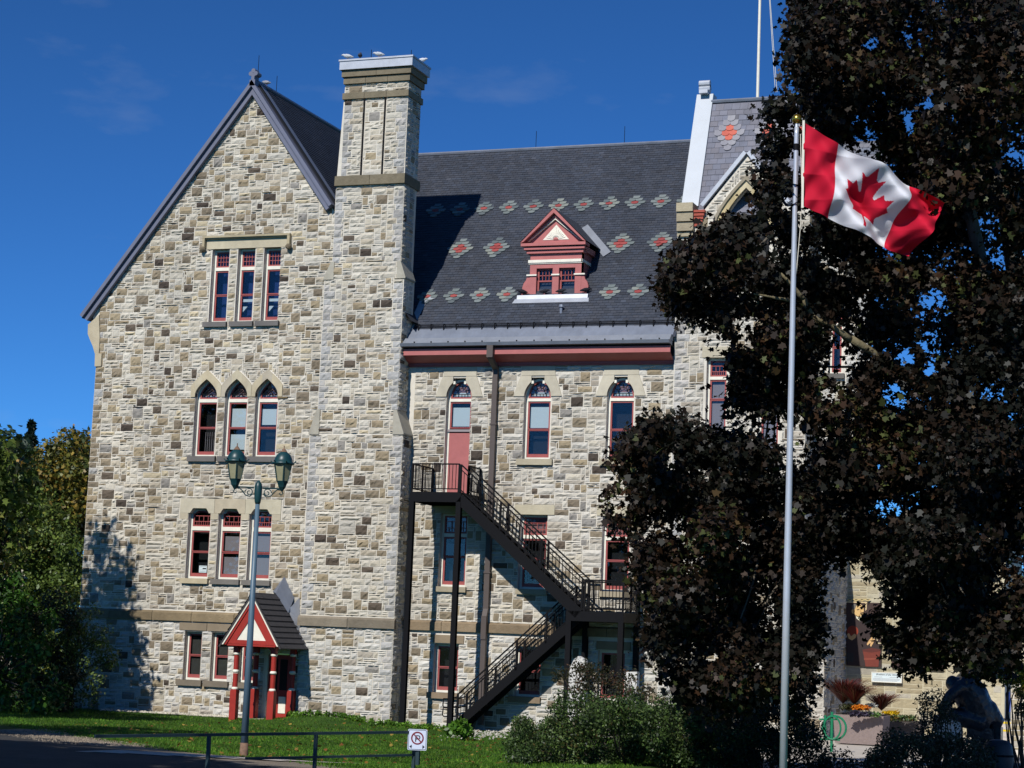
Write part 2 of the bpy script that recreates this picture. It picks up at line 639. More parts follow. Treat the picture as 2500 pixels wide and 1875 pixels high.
def build_stones(wall, stones, to_world, R, n_single, mname='stone_courses', rough=1.0):
    order = sorted(range(len(stones)), key=lambda k: -(stones[k][1] - stones[k][0]) * (stones[k][3] - stones[k][2]))
    single = set(order[:n_single])
    rest = MB()
    for k, s in enumerate(stones):
        vs, fs = stone_geo(s, R, rough=rough)
        vs = [to_world(*v) for v in vs]
        t = MB() if k in single else rest
        t._add(vs, fs, s[4])
        if k in single:
            t.build('stone', STONE, wall)
    if rest.v:
        rest.build(mname, STONE, wall, kind='stuff')


def wall_sheet(name, outer, holes, y, m, parent, reveal=0.30, thick=None):
    """flat wall in x,z at depth y with real openings and reveals"""
    vs, faces = [], []
    for poly in [outer] + holes:
        b = len(vs)
        vs += [Vector(p) for p in poly]
        faces.append(list(range(b, b + len(poly))))
    edges = []
    for f in faces:
        edges += [(f[i], f[(i + 1) % len(f)]) for i in range(len(f))]
    ov, oe, of, _, _, _ = delaunay_2d_cdt(vs, edges, [], 0, 1e-5)

    def inp(p, poly):
        c = False
        j = len(poly) - 1
        for i in range(len(poly)):
            if (poly[i][1] > p[1]) != (poly[j][1] > p[1]) and p[0] < (poly[j][0] - poly[i][0]) * (p[1] - poly[i][1]) / (poly[j][1] - poly[i][1]) + poly[i][0]:
                c = not c
            j = i
        return c
    mb = MB()
    fs = []
    for t in of:
        cx = sum(ov[i][0] for i in t) / len(t)
        cz = sum(ov[i][1] for i in t) / len(t)
        if inp((cx, cz), outer) and not any(inp((cx, cz), h) for h in holes):
            fs.append(tuple(t))
    mb._add([(v[0], y, v[1]) for v in ov], fs)
    for h in holes:
        n = len(h)
        mb._add([(x, y, z) for x, z in h] + [(x, y + reveal, z) for x, z in h], [(i, (i + 1) % n, (i + 1) % n + n, i + n) for i in range(n)])
    return mb.build(name, m, parent)


# ---- window shapes -------------------------------------------------
def outline(kind, x0, x1, z0, z1, zs=None, t=0.0, notch=True):
    """closed polygon, t = inset. zs = springing height"""
    x0, x1, z0, z1 = x0 + t, x1 - t, z0 + t, z1 - t
    xm = (x0 + x1) / 2
    if kind == 'rect':
        return [(x0, z0), (x1, z0), (x1, z1), (x0, z1)]
    if kind == 'pointed':
        r = [(x1, z0), (x1, zs)]
        for k in range(1, 6):
            u = k / 6
            r.append((x1 - (x1 - xm) * (u ** 1.35), zs + (z1 - zs) * (u ** 0.85)))
        lft = [(2 * xm - x, z) for x, z in r]
        return r + [(xm, z1)] + lft[::-1]
    if kind == 'round':
        r = [(x1, z0), (x1, zs)]
        for k in range(1, 7):
            a = math.pi / 2 * k / 7
            r.append((xm + (x1 - xm) * math.cos(a), zs + (z1 - zs) * math.sin(a)))
        lft = [(2 * xm - x, z) for x, z in r]
        return r + [(xm, z1)] + lft[::-1]
    if kind == 'notched':   # round arch whose crown is cut square
        hw = 0.235
        r = [(x1, z0), (x1, zs)]
        for k in range(1, 7):
            a = k / 7
            r.append((x1 + (xm + hw - x1) * (a ** 1.7), zs + (z1 - .15 - zs) * (a ** 0.8)))
        r += [(xm + hw, z1 - .15), (xm + hw, z1)]
        lft = [(2 * xm - x, z) for x, z in r]
        return r + lft[::-1]
    if kind == 'shoulder':
        s = 0.18
        r = [(x1, z0), (x1, zs), (x1 - s * .35, zs), (x1 - s * .55, zs + (z1 - zs) * .35), (x1 - s * .9, z1 - .02), (x1 - s, z1)]
        lft = [(2 * xm - x, z) for x, z in r]
        return r + lft[::-1]


def window(parent, wy, kind, x0, x1, z0, z1, zs, transom, meet, bars='grid', rec=0.26, room=DARKROOM, blinds=(), frame_w=0.075, sill=None, sillcol=(112, 108, 104), frame_m=CREAM, label=None, door=None):
    y = wy + rec
    fk = 'round' if kind == 'notched' else kind
    zt = z1 - .02 if kind == 'notched' else z1
    fr = MB()
    fr.ring(outline(fk, x0, x1, z0, zt, zs), outline(fk, x0, x1, z0, zt, zs, frame_w), y - .06, y + .06)
    if transom:
        fr.box(x0 + frame_w - .01, x1 - frame_w + .01, y - .075, y + .05, transom[0], transom[1])
    w = fr.build('window', frame_m, parent, label=label)
    a, b = x0 + frame_w, x1 - frame_w
    sw = 0.055
    rd = MB()
    yb = y - .02
    ztop = transom[0] if transom else zt - frame_w
    if transom:
        rd.ring(outline(fk, x0 + frame_w, x1 - frame_w, transom[1], zt - frame_w, max(zs, transom[1] + .02) if zs else None),
                outline(fk, x0 + frame_w, x1 - frame_w, transom[1], zt - frame_w, max(zs, transom[1] + .02) if zs else None, sw), yb - .02, yb + .03)
    zb = z0 + frame_w
    if door:
        zb = door
    if meet:
        rd.ring([(a, meet), (b, meet), (b, ztop), (a, ztop)], [(a + sw, meet + .035), (b - sw, meet + .035), (b - sw, ztop - sw), (a + sw, ztop - sw)], yb - .02, yb + .03)
        if not door:
            rd.ring([(a, zb), (b, zb), (b, meet), (a, meet)], [(a + sw, zb + .12), (b - sw, zb + .12), (b - sw, meet - .04), (a + sw, meet - .04)], yb + .0, yb + .05)
    rd.build('sash', REDSASH, w)
    gb = MB()
    t = .011
    if transom and bars:
        p0, p1 = transom[1] + sw, zt - frame_w - sw
        c0, c1 = a + sw, b - sw
        top = p1 if fk in ('rect', 'shoulder') else p1 - .02
        cx, hw = (c0 + c1) / 2, (c1 - c0) / 2
        if bars == 'grid':
            for k in range(1, 4):
                x = c0 + (c1 - c0) * k / 4
                gb.box(x - t, x + t, yb - .01, yb + .01, p0, p1)
            for k in range(1, 3):
                z = p0 + (p1 - p0) * k / 3
                gb.box(c0, c1, yb - .012, yb + .008, z - t, z + t)
        elif bars == 'rows':
            for fz in (.28, .72):
                z = p0 + (p1 - p0) * fz
                gb.box(c0, c1, yb - .012, yb + .008, z - t, z + t)
            for k in range(1, 7):
                x = c0 + (c1 - c0) * k / 7
                gb.box(x - t * .8, x + t * .8, yb - .01, yb + .01, p0, p0 + (p1 - p0) * (.28 if k % 2 else .72))
        elif bars == 'fan':
            zc = p0 + .10
            gb.box(c0, c1, yb - .012, yb + .008, zc - t, zc + t)
            for k in range(1, 6):
                x = c0 + (c1 - c0) * k / 6
                gb.box(x - t * .8, x + t * .8, yb - .01, yb + .01, p0, zc)
            for rr in (.52,):
                pts = [(cx + hw * rr * math.cos(math.pi * q / 10), yb, zc + (top - zc) * rr * 1.1 * math.sin(math.pi * q / 10)) for q in range(11)]
                gb.tube(pts, t, 4)
            for q in range(1, 6):
                an = math.pi * q / 6
                f = .93 if fk == 'round' else .80
                gb.beam((cx + hw * .52 * math.cos(an), yb, zc + (top - zc) * .57 * math.sin(an)), (cx + hw * f * math.cos(an), yb, zc + (top - zc) * f * math.sin(an)), t * 2, t * 2, (0, 1, 0))
        elif bars == 'lattice':
            zc = p0 + .11
            gb.box(c0, c1, yb - .012, yb + .008, zc - t, zc + t)
            for k in range(1, 6):
                x = c0 + (c1 - c0) * k / 6
                gb.box(x - t * .8, x + t * .8, yb - .01, yb + .01, p0, zc)
            for s in (-1, 1):
                for off in (-.5, 0.0, .5):
                    xa = cx - s * hw * .95 + off * hw
                    p, q = (max(c0, min(c1, xa)), zc), (max(c0, min(c1, xa + s * hw * 1.15)), zc + (top - zc) * .62)
                    gb.beam((p[0], yb, p[1]), (q[0], yb, q[1]), t * 2, t * 2, (0, 1, 0))
        gb.build('glazing_bars', REDSASH if bars in ('grid', 'rows') else BLACKIRON, w)
    gl = MB()
    zlow = zb
    gy = yb + .015
    if transom:
        MB().prism(outline(fk, a + .01, b - .01, transom[1] + .01, zt - frame_w - .01, (max(zs, transom[1] + .02) if zs else None)), gy, gy + .004).build('pane', PANE, w)
    if meet:
        MB().box(a + .02, b - .02, gy, gy + .004, meet, ztop - .02).build('pane', PANE, w)
        if not door:
            MB().box(a + .02, b - .02, gy + .02, gy + .024, zlow + .05, meet).build('pane', PANE, w)
    elif not door:
        MB().box(a + .02, b - .02, gy, gy + .004, zlow + .02, ztop - .02).build('pane', PANE, w)
    MB().prism(outline(fk, x0 - .02, x1 + .02, z0 - .02, zt + .02, zs), y + .36, y + .40).build('room_back', room, w)
    bx = MB()
    bx.ring(outline(fk, x0 - .03, x1 + .03, z0 - .03, zt + .03, zs), outline(fk, x0, x1, z0, zt, zs), y + .06, y + .37)
    bx.build('room_lining', DARKROOM, w)
    for (bz0, bz1, bm) in blinds:
        MB().box(a + .05, b - .01, y + .07, y + .074, bz0, bz1).build('blind', bm, w)
    if sill:
        MB().box(sill[0], sill[1], wy - .13, wy + rec - .02, sill[2], sill[3], tuple(lin(sillcol))).build('sill', ASHLAR, w)
    return w


def ashlar(parent, name, poly, y0, y1, c, j=0.05):
    k = rng.uniform(1 - j, 1 + j)
    m = MB()
    m.prism(poly, y0, y1, tuple(v * k for v in lin(c)))
    return m.build(name, ASHLAR, parent)


TANS = (196, 184, 156)
# ---- openings of the gable wall ------------------------------------
R3 = [(-1.53, -.83), (-.49, .20), (.55, 1.24)]
R2 = [(-1.87, -.99), (-.67, .21), (.53, 1.41)]
R1 = [(-1.86, -.98), (-.66, .22), (.55, 1.42)]
B0 = [(-1.72, -1.04), (-.66, .02), (.43, 1.09)]
holes, blocked = [], []
for a, b in R3:
    holes.append(outline('rect', a, b, 13.85, 16.51)); blocked.append((a, b, 13.66, 16.51))
for a, b in R2:
    holes.append(outline('pointed', a, b, 9.04, 11.80, 11.28)); blocked.append((a, b, 8.84, 11.4))
for a, b in R1:
    holes.append(outline('shoulder', a, b, 4.73, 7.20, 7.03)); blocked.append((a, b, 4.54, 7.1))
for a, b in B0:
    holes.append(outline('rect', a, b, 1.20, 2.88)); blocked.append((a, b, .98, 2.95))
holes.append(outline('rect', 1.50, 2.45, -0.02, 2.25))
blocked += [(1.40, 2.55, -.4, 2.35), (-2.2, 1.77, 6.82, 7.54), (-1.8, 1.55, 16.5, 16.95), (-6.2, 3, 3.2, 3.6), (-1.95, 1.35, 2.92, 3.2)]
for a, b in [(-1.70, -.76), (-.64, .29), (.38, 1.31)]:
    blocked.append((a, b, 13.67, 13.84))
for a, b in [(-2.0, -.89), (-.80, .31), (.39, 1.51)]:
    blocked.append((a, b, 8.85, 9.01))


def gable_line(x):
    return min(14.2 + (x + 6.45) * 1.297, 22.32 - (x + .18) * 1.36 if x > -.18 else 99)


def in_gable(x, z):
    if z > gable_line(x) - .02 or x < -6.05 and z < 13.1:
        return False
    if (z < 9.8 and x > 2.86) or (z < 15.3 and x > 3.1) or x > 3.37:
        return False
    for a, b, c, d in blocked:
        if a < x < b and c < z < d:
            return False
    if -2.18 < x < 1.72 and 11.16 < z < 12.16:
        for a, b in R2:
            xm = (a + b) / 2
            if abs(x - xm) < .60 and z < 12.12 - max(0, abs(x - xm) - .12) * 1.02:
                return False
        if z < 11.7 and abs(x - .37) < .2 or z < 11.7 and abs(x + .83) < .2:
            return False
    return True


gw = wall_sheet('gable_wall', [(-6.05, -.4), (3.6, -.4), (3.6, 17.2), (-.18, 22.35), (-6.35, 14.3), (-6.05, 13.0)], holes, 0.0, MORTAR, hall)
RG = random.Random(3)
sg = lay_stones(-6.05, 3.45, -.3, 22.4, in_gable, RG, PAL_GABLE, 2.5, quoin_l=PAL_BROWN[:4] + PAL_GREY[:2], pal_low=PAL_LOW)
build_stones(gw, sg, lambda u, v, d: (u, -d, v), RG, 130)

# left return of the wing and its kneeler
lw = MB()
lw._add([(-6.05, 0, -.4), (-6.05, 0, 14.4), (-6.05, 12, 14.4), (-6.05, 12, -.4)], [(0, 1, 2, 3)])
lw.build('side_wall', MORTAR, hall)
kn = [(-6.08, 12.75), (-6.06, 12.3), (-5.80, 12.3), (-5.80, 12.75), (-5.92, 12.78), (-5.93, 13.35), (-6.02, 14.2), (-6.46, 13.85), (-6.44, 13.5), (-6.34, 13.3), (-6.2, 13.05)]
ashlar(hall, 'kneeler', kn, -.07, .35, (188, 175, 148))

# windows of the gable
for k, (a, b) in enumerate(R3):
    sx = [(-1.70, -.76), (-.64, .29), (.38, 1.31)][k]
    bl = () if k == 0 else ((14.62, 14.72, BLIND),)
    window(hall, 0, 'rect', a, b, 13.85, 16.51, None, (15.75, 15.87), 14.86, 'grid', room=SKYBACK, sill=(sx[0], sx[1], 13.67, 13.85), blinds=bl)
    if k:
        MB().prism([(a + .16, 14.25), (a + .34, 14.45), (a + .16, 14.45)], .30, .303).build('paper', BLIND, hall)
bl2 = [(), ((10.12, 10.78, BLIND), (9.32, 9.86, BLIND)), ((10.2, 10.76, BLIND),)]
for k, (a, b) in enumerate(R2):
    sx = [(-2.0, -.89), (-.80, .31), (.39, 1.51)][k]
    w = window(hall, 0, 'pointed', a, b, 9.04, 11.80, 11.28, (10.99, 11.11), 10.08, 'lattice', sill=(sx[0], sx[1], 8.85, 9.04), blinds=bl2[k] + ((11.1, 11.24, BLIND), (11.24, 11.7, MAUVE)))
    if k == 0:
        vb = MB()
        for q in range(6):
            vb.box(a + .3 + q * .085, a + .315 + q * .085, .36, .365, 9.2, 9.95)
        vb.build('vertical_blind', GREYBLIND, w)
    if k == 1:
        bk = MB()
        for q in range(9):
            bk.box(a + .2 + q * .06, a + .235 + q * .06, .38, .46, 9.2, 9.29 + .03 * (q % 3))
        bk.build('book_row', mat('book_paper', lin((176, 176, 130)), .8, .2, 30), w)
bl1 = [(), ((5.74, 6.25, GREYBLIND), (4.88, 5.52, GREYBLIND)), ((5.74, 6.28, GREYBLIND), (4.88, 5.52, GREYBLIND))]
for k, (a, b) in enumerate(R1):
    sx = [(-1.97, -.90), (-.78, .33), (.43, 1.53)][k]
    w = window(hall, 0, 'shoulder', a, b, 4.73, 7.20, 7.03, (6.43, 6.57), 5.68, 'rows', sill=(sx[0], sx[1], 4.55, 4.73), sillcol=(190, 176, 146) if k == 0 else (118, 113, 106), blinds=bl1[k])
    if k == 0:   # small notice stuck to the glass
        nb = MB(); nb.box(a + .42, a + .72, .225, .228, 4.95, 5.19)
        nt_ = nb.build('notice', BLIND, w)
        BLACKP = mat('notice_print', (.01, .012, .012), .8, .0)
        nm = MB()
        for (p, q, r, s) in [(.44, .70, 5.155, 5.165), (.44, .55, 5.105, 5.113), (.56, .70, 5.07, 5.115), (.44, .70, 5.035, 5.046), (.44, .70, 4.985, 4.995)]:
            nm.box(a + p, a + q, .2225, .2245, r, s)
        nm.build('notice_lines', BLACKP, w)
for k, (a, b) in enumerate(B0):
    sx = [(-1.89, -.92), (-.84, .12), (.30, 1.22)][k]
    window(hall, 0, 'rect', a, b, 1.20, 2.88, None, None, 2.06, None, sill=(sx[0], sx[1], 1.0, 1.20), sillcol=(122, 112, 98), blinds=((1.3, 2.7, mat('curtain_%d' % k, lin((70, 68, 62)), .9, .1)),) if k < 2 else ())
# lintels, hood and arch stones
for x0, x1 in [(-1.95, -.86), (-.85, .25), (.26, 1.35)]:
    ashlar(hall, 'lintel', [(x0 + .01, 2.92), (x1, 2.92), (x1, 3.18), (x0 + .01, 3.18)], -.045, .1, (138, 124, 104))
for x0, x1, c in [(-2.2, -.84, (198, 189, 166)), (-.83, .38, (186, 174, 150)), (.39, 1.77, (198, 189, 164))]:
    wn_ = min(R1, key=lambda q: abs((q[0] + q[1]) / 2 - (x0 + x1) / 2))
    a, b = wn_
    s = .18
    ashlar(hall, 'lintel', [(x0, 7.03), (a, 7.03), (a + s * .35, 7.03), (a + s * .55, 7.09), (a + s * .9, 7.18), (a + s, 7.2), (b - s, 7.2), (b - s * .9, 7.18), (b - s * .55, 7.09), (b - s * .35, 7.03), (b, 7.03), (x1, 7.03), (x1, 7.54), (x0, 7.54)], -.03, .12, c)
for x0, x1 in [(-2.2, -1.87), (-.97, -.67), (.23, .54), (1.43, 1.77)]:
    ashlar(hall, 'jamb_stone', [(x0, 6.81), (x1, 6.81), (x1, 7.025), (x0, 7.025)], -.028, .12, (188, 177, 153))
ashlar(hall, 'lintel', [(-1.76, 16.51), (1.53, 16.51), (1.53, 16.86), (-1.76, 16.86)], -.03, .12, (194, 183, 156))
hd = MB(); hc = tuple(lin((176, 162, 132)))
hd.box(-1.88, 1.60, -.17, .05, 16.90, 16.97, hc); hd.box(-1.86, 1.58, -.11, .05, 16.86, 16.90, hc)
hd.box(-1.88, -1.79, -.16, .05, 16.56, 16.90, hc); hd.box(1.50, 1.60, -.16, .05, 16.56, 16.90, hc)
hm = hd.build('hood_mould', ASHLAR, hall)
for x in (-1.86, 1.57):
    q = MB(); q.blob(x, -.14, 16.49, .11, .11, .11, 9, 7, .12, tuple(lin((120, 108, 88)))); q.build('label_stop', STONE, hm)
for k, (a, b) in enumerate(R2):
    xm = (a + b) / 2
    sur = None
    inner = outline('pointed', a, b, 11.16, 11.80, 11.28)      # right side up, apex, left side down
    n = len(inner)
    oxr, oxl = xm + .61, xm - .61
    if k < 2:
        oxr = (R2[k][1] + R2[k + 1][0]) / 2 - .005
    if k > 0:
        oxl = (R2[k][0] + R2[k - 1][1]) / 2 + .005

    def outer_pt(x, z, i):
        f = i / (n - 1)
        zz = {True: None}
        if i in (0, n - 1):
            return ((oxr if i == 0 else oxl), 11.16)
        if i in (1, n - 2):
            return ((oxr if i == 1 else oxl), 11.56)
        q = (i - 1) / (n / 2 - 1.5) if i < n / 2 else (n - 2 - i) / (n / 2 - 1.5)
        q = min(1, max(0, q))
        ex = oxr if i < n / 2 else oxl
        return (ex + (xm - ex) * q, 11.56 + (12.13 - 11.56) * (q ** .82))
    outp = [outer_pt(x, z, i) for i, (x, z) in enumerate(inner)]
    cuts = [0, 2, 5, n - 6, n - 3, n - 1]
    par = None
    for c0, c1 in zip(cuts[:-1], cuts[1:]):
        poly = [inner[i] for i in range(c0, c1 + 1)] + [outp[i] for i in range(c1, c0 - 1, -1)]
        ashlar(hall, 'voussoir', poly, -.05, .1, rng.choice([(188, 175, 146), (182, 170, 144), (192, 181, 154), (176, 166, 146)]))
MB().box(1.41, 1.80, -.07, .05, 11.09, 11.15, tuple(lin((120, 104, 76)))).build('string_end', ASHLAR, hall)


# belt course: single blocks
def belt(x0, x1, y, c, seed):
    R = random.Random(seed)
    x = x0
    while x < x1 - .05:
        w = R.uniform(1.25, 1.9)
        e = x1 if x1 - (x + w) < .8 else x + w
        k = R.uniform(.85, 1.12)
        m = MB()
        cc = tuple(v * k for v in lin(c))
        m.hexa([(x + .008, y - .10, 3.23), (e - .008, y - .10, 3.23), (e - .008, y + .05, 3.23), (x + .008, y + .05, 3.23),
                (x + .008, y - .10, 3.50), (e - .008, y - .10, 3.50), (e - .008, y + .03, 3.60), (x + .008, y + .03, 3.60)], cc)
        m.build('belt_stone', STONE, hall)
        x = e


belt(-6.12, 2.80, 0, (134, 118, 92), 1)
belt(2.80, 6.42, -.3, (132, 122, 106), 2)

# gable coping, finial
def coping(p0, p1, name, ya, yb):
    m = MB()
    m.prism([p0[0], p1[0], p1[1], p0[1]], ya, yb)
    return m.build(name, COPING, hall)


def off(p, n, d):
    return (p[0] + n[0] * d, p[1] + n[1] * d)


A, L_, R_ = (-.19, 22.62), (-6.69, 14.17), (3.23, 17.92)
nl = Vector((A[0] - L_[0], A[1] - L_[1])).normalized(); nl = (nl[1], -nl[0])
nr = Vector((R_[0] - A[0], R_[1] - A[1])).normalized(); nr = (nr[1], -nr[0]); nr = (nr[0] if nr[1] < 0 else -nr[0], nr[1] if nr[1] < 0 else -nr[1])
dz = lambda d, s: d * math.sqrt(1 + s * s)
for d0, d1, ya in [(0, .13, -.30), (.13, .16, -.21), (.16, .31, -.19)]:
    coping((off(L_, nl, d0), off(L_, nl, d1)), ((A[0], A[1] - dz(d0, 1.30)), (A[0], A[1] - dz(d1, 1.30))), 'coping', ya, .25)
    coping(((A[0], A[1] - dz(d0, 1.375)), (A[0], A[1] - dz(d1, 1.375))), (off(R_, nr, d0), off(R_, nr, d1)), 'coping', ya, .25)
fi = MB()
fi.box(-.27, -.05, -.30, .12, 22.4, 22.62); fi.box(-.22, -.10, -.27, .08, 22.6, 22.76)
for dx, dz_ in ((-.10, 22.86), (.10, 22.86), (0, 22.97), (0, 22.80)):
    q = [( -.16 + dx + .082 * math.cos(2 * math.pi * k / 12), dz_ + .082 * math.sin(2 * math.pi * k / 12)) for k in range(12)]
    fi.prism(q, -.26 + .002 * dx, .06)
fi.build('finial', COPING, hall)

# ---- chimney -------------------------------------------------------
ck = MB()
prof = [(2.87, -.4), (6.35, -.4), (6.35, 9.8), (6.10, 10.62), (6.14, 15.22), (5.98, 15.8), (5.98, 18.6), (5.96, 22.3), (3.54, 22.3), (3.38, 18.6), (3.38, 15.8), (3.11, 15.25), (3.11, 10.66), (2.85, 9.8)]
ck.prism(prof, -.3, .62)
ck.box(3.5, 5.96, .6, .85, 12.5, 22.3)
ch = ck.build('chimney', MORTAR, hall)
RC = random.Random(5)
for (u0, u1, v0, v1, n1, br) in [(2.87, 6.35, -.3, 3.22, 12, 1.2), (2.87, 6.35, 3.61, 9.8, 22, 2.4), (3.12, 6.12, 10.64, 15.24, 14, 2.2), (3.38, 5.98, 15.8, 18.53, 8, 1.6),
                                 (3.54, 4.28, 18.88, 21.65, 4, .1), (4.36, 5.08, 18.88, 21.65, 6, 1.6), (5.16, 5.96, 18.88, 21.65, 4, .1), (3.54, 5.96, 21.87, 22.2, 4, 1.5)]:
    st = lay_stones(u0, u1, v0, v1, lambda u, v: True, RC, PAL_LOW if v1 < 4 else PAL_GABLE[:5], br, quoin_l=PAL_GREY if u0 < 4 and v0 < 20 else None, quoin_r=PAL_GREY if u1 > 5.5 and v0 < 20 else None)
    dep = .3 if not (4.3 < u0 < 4.4) else .29
    build_stones(ch, st, lambda u, v, d: (u, -dep - d, v), RC, n1)
# transitional side strips where the breast tapers
st = lay_stones(3.12, 6.08, 9.82, 10.64, lambda u, v: True, RC, PAL_GABLE, 1.5)
build_stones(ch, st, lambda u, v, d: (u, -.3 - d, v), RC, 2)
st = lay_stones(3.40, 5.97, 15.24, 15.80, lambda u, v: True, RC, PAL_GABLE, 1.2)
build_stones(ch, st, lambda u, v, d: (u, -.3 - d, v), RC, 2)
for (X, y1, v0, v1) in [(6.35, .5, -.3, 9.8), (6.12, .5, 10.64, 15.2), (5.98, .62, 15.8, 18.55), (5.96, .85, 18.9, 22.2)]:
    st = lay_stones(-.3, y1, v0, v1, lambda u, v: True, RC, PAL_GREY + PAL_GABLE[:3], .6)
    build_stones(ch, st, lambda u, v, d, X=X: (X + d, u, v), RC, 2)
WT = tuple(lin((172, 166, 150)))
for (xa, za, xb, zb, s) in [(2.83, 9.80, 3.10, 10.68, -1), (6.40, 9.80, 6.11, 10.64, 1), (3.09, 15.22, 3.36, 15.85, -1), (6.20, 15.2, 5.99, 15.82, 1)]:
    m = MB()
    xi = xb - s * .12
    m.prism([(xa, za), (xa, za + .05), (xb, zb), (xi, zb), (xi, za)], -.345, .55, WT)
    m.build('weathering', ASHLAR, ch)
BD = (126, 116, 96)
for (x0, x1, z0, z1, yo, n) in [(3.36, 6.04, 18.54, 18.88, .12, 2), (3.48, 6.02, 21.65, 21.87, .09, 3), (3.50, 6.05, 22.20, 22.42, .10, 3), (3.45, 6.11, 22.44, 22.66, .17, 2)]:
    for k in range(n):
        a, b = x0 + (x1 - x0) * k / n, x0 + (x1 - x0) * (k + 1) / n
        m = MB(); kk = rng.uniform(.9, 1.1)
        m.box(a + .006, b - .006, -.3 - yo, .85 + yo, z0, z1, tuple(v * kk for v in lin(BD)))
        m.build('band_stone', STONE, ch)
cp = MB()
cp.box(3.40, 6.18, -.56, 1.06, 22.68, 23.0)
cp.box(3.37, 6.21, -.59, 1.09, 22.98, 23.04)
cp.build('chimney_cap', ZINC, ch)
lr = MB()
lr.tube([(4.3, .1, 23.0), (4.3, .1, 23.55)], .012, 5); lr.build('lightning_rod', BLACKIRON, ch)
MB().tube([(5.75, .3, 23.0), (5.75, .3, 23.5)], .012, 5).build('lightning_rod', BLACKIRON, ch)
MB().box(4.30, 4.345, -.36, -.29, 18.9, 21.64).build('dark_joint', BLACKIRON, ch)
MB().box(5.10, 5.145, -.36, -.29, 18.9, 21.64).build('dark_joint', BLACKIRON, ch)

# ---- right wing wall ------------------------------------------------
WY = .5
AR = [(7.58, 8.51), (10.41, 11.36), (13.33, 14.28)]
MF = [(7.55, 8.53), (10.42, 11.40), (13.32, 14.28)]
GF = [(7.52, 8.42), (10.45, 11.35), (13.3, 14.25)]
holes, blocked = [], []
for k, (a, b) in enumerate(AR):
    z0 = 7.78 if k == 0 else 9.06
    holes.append(outline('notched', a, b, z0, 11.83, 11.19)); blocked.append((a, b, z0 - .1, 11.9))
    c = (a + b) / 2
    blocked += [(c - .60, c + .60, 11.85, 12.3), (c - .86, c + .86, 11.19, 11.55), (c - .74, c + .74, 11.5, 11.9)]
    blocked.append((a - .17, b + .17, z0 - .2, z0))
for a, b in MF:
    holes.append(outline('rect', a, b, 4.72, 7.20)); blocked += [(a, b, 4.54, 7.25), (a - .2, b + .25, 7.2, 7.54)]
for a, b in GF:
    holes.append(outline('rect', a, b, 1.18, 2.80)); blocked += [(a, b, .96, 2.85), (a - .05, b + .2, 2.82, 3.1)]
blocked.append((6, 16, 3.13, 3.54))


def in_wing(x, z):
    for a, b, c, d in blocked:
        if a < x < b and c < z < d:
            return False
    return True


ww = wall_sheet('wing_wall', [(6.0, -.4), (15.7, -.4), (15.7, 12.5), (6.0, 12.5)], holes, WY, MORTAR, hall)
RW = random.Random(8)
swg = lay_stones(6.38, 15.65, -.3, 12.22, in_wing, RW, PAL_WING, 2.3, pal_low=PAL_LOW)
build_stones(ww, swg, lambda u, v, d: (u, WY - d, v), RW, 110)
belt(6.38, 15.65, WY, (140, 122, 98), 3)
for k, (a, b) in enumerate(AR):
    c = (a + b) / 2
    inner = outline('notched', a, b, 9, 11.83, 11.19)
    half = [p for p in inner if p[1] >= 11.19]
    h = len(half) // 2
    rgt, lft = half[:h], half[h:]
    cc = (194, 185, 164)
    ashlar(hall, 'arch_stone', [(c + .86, 11.19)] + [(c + .64, 11.88), (c + .235, 11.88)] + rgt[::-1][1:] if False else rgt + [(c + .235, 11.88), (c + .62, 11.88), (c + .72, 11.62), (c + .86, 11.19)], WY - .045, WY + .1, cc)
    ashlar(hall, 'arch_stone', [(c - .86, 11.19), (c - .72, 11.62), (c - .62, 11.88), (c - .235, 11.88)] + lft, WY - .045, WY + .1, cc)
    ashlar(hall, 'lintel', [(c - .60, 11.89), (c + .61, 11.89), (c + .61, 12.215), (c - .60, 12.215)], WY - .04, WY + .1, cc)
    for s in (-1, 1):
        MB().box(c + s * .20 - .04, c + s * .20 + .04, WY - .01, WY + .08, 11.62, 11.72).build('corbel_block', CREAM, hall)
    if k == 0:
        w = window(hall, WY, 'notched', a, b, 7.80, 11.83, 11.19, (11.04, 11.14), 10.12, 'fan', door=9.95, blinds=((10.2, 10.85, BLIND), (11.15, 11.36, BLIND), (11.36, 11.75, MAUVE)), rec=.26)
        dr = MB()
        dr.box(a + .075, b - .075, WY + .20, WY + .26, 7.84, 9.97)
        d_ = dr.build('door', ROSE, hall, label='rose painted door opening onto the fire escape landing')
        MB().box(a + .02, b - .02, WY + .15, WY + .24, 10.0, 10.08).build('door_head', GREYBLIND, d_)
    else:
        window(hall, WY, 'notched', a, b, 9.06, 11.83, 11.19, (11.04, 11.14), 10.08, 'fan', rec=.26, sill=(a - .17, b + .15, 8.86, 9.06), sillcol=(176, 165, 140), blinds=((10.15, 10.86, BLIND), (11.15, 11.36, BLIND), (11.36, 11.75, MAUVE)) if k == 1 else ((11.15, 11.34, BLIND), (11.34, 11.75, MAUVE)))
for k, (a, b) in enumerate(MF):
    window(hall, WY, 'rect', a, b, 4.72, 7.20, None, (6.41, 6.53), 5.74, 'rows', rec=.26, sill=(a - .02, b + .08, 4.54, 4.72), sillcol=(166, 154, 130), blinds=((5.8, 6.2, GREYBLIND), (6.55, 7.1, MAUVE)) if k == 0 else ((6.55, 7.1, MAUVE),))
    ashlar(hall, 'lintel', [(a - .2, 7.2), (b + .24, 7.2), (b + .24, 7.53), (a - .2, 7.53)], WY - .035, WY + .1, (190, 180, 154))
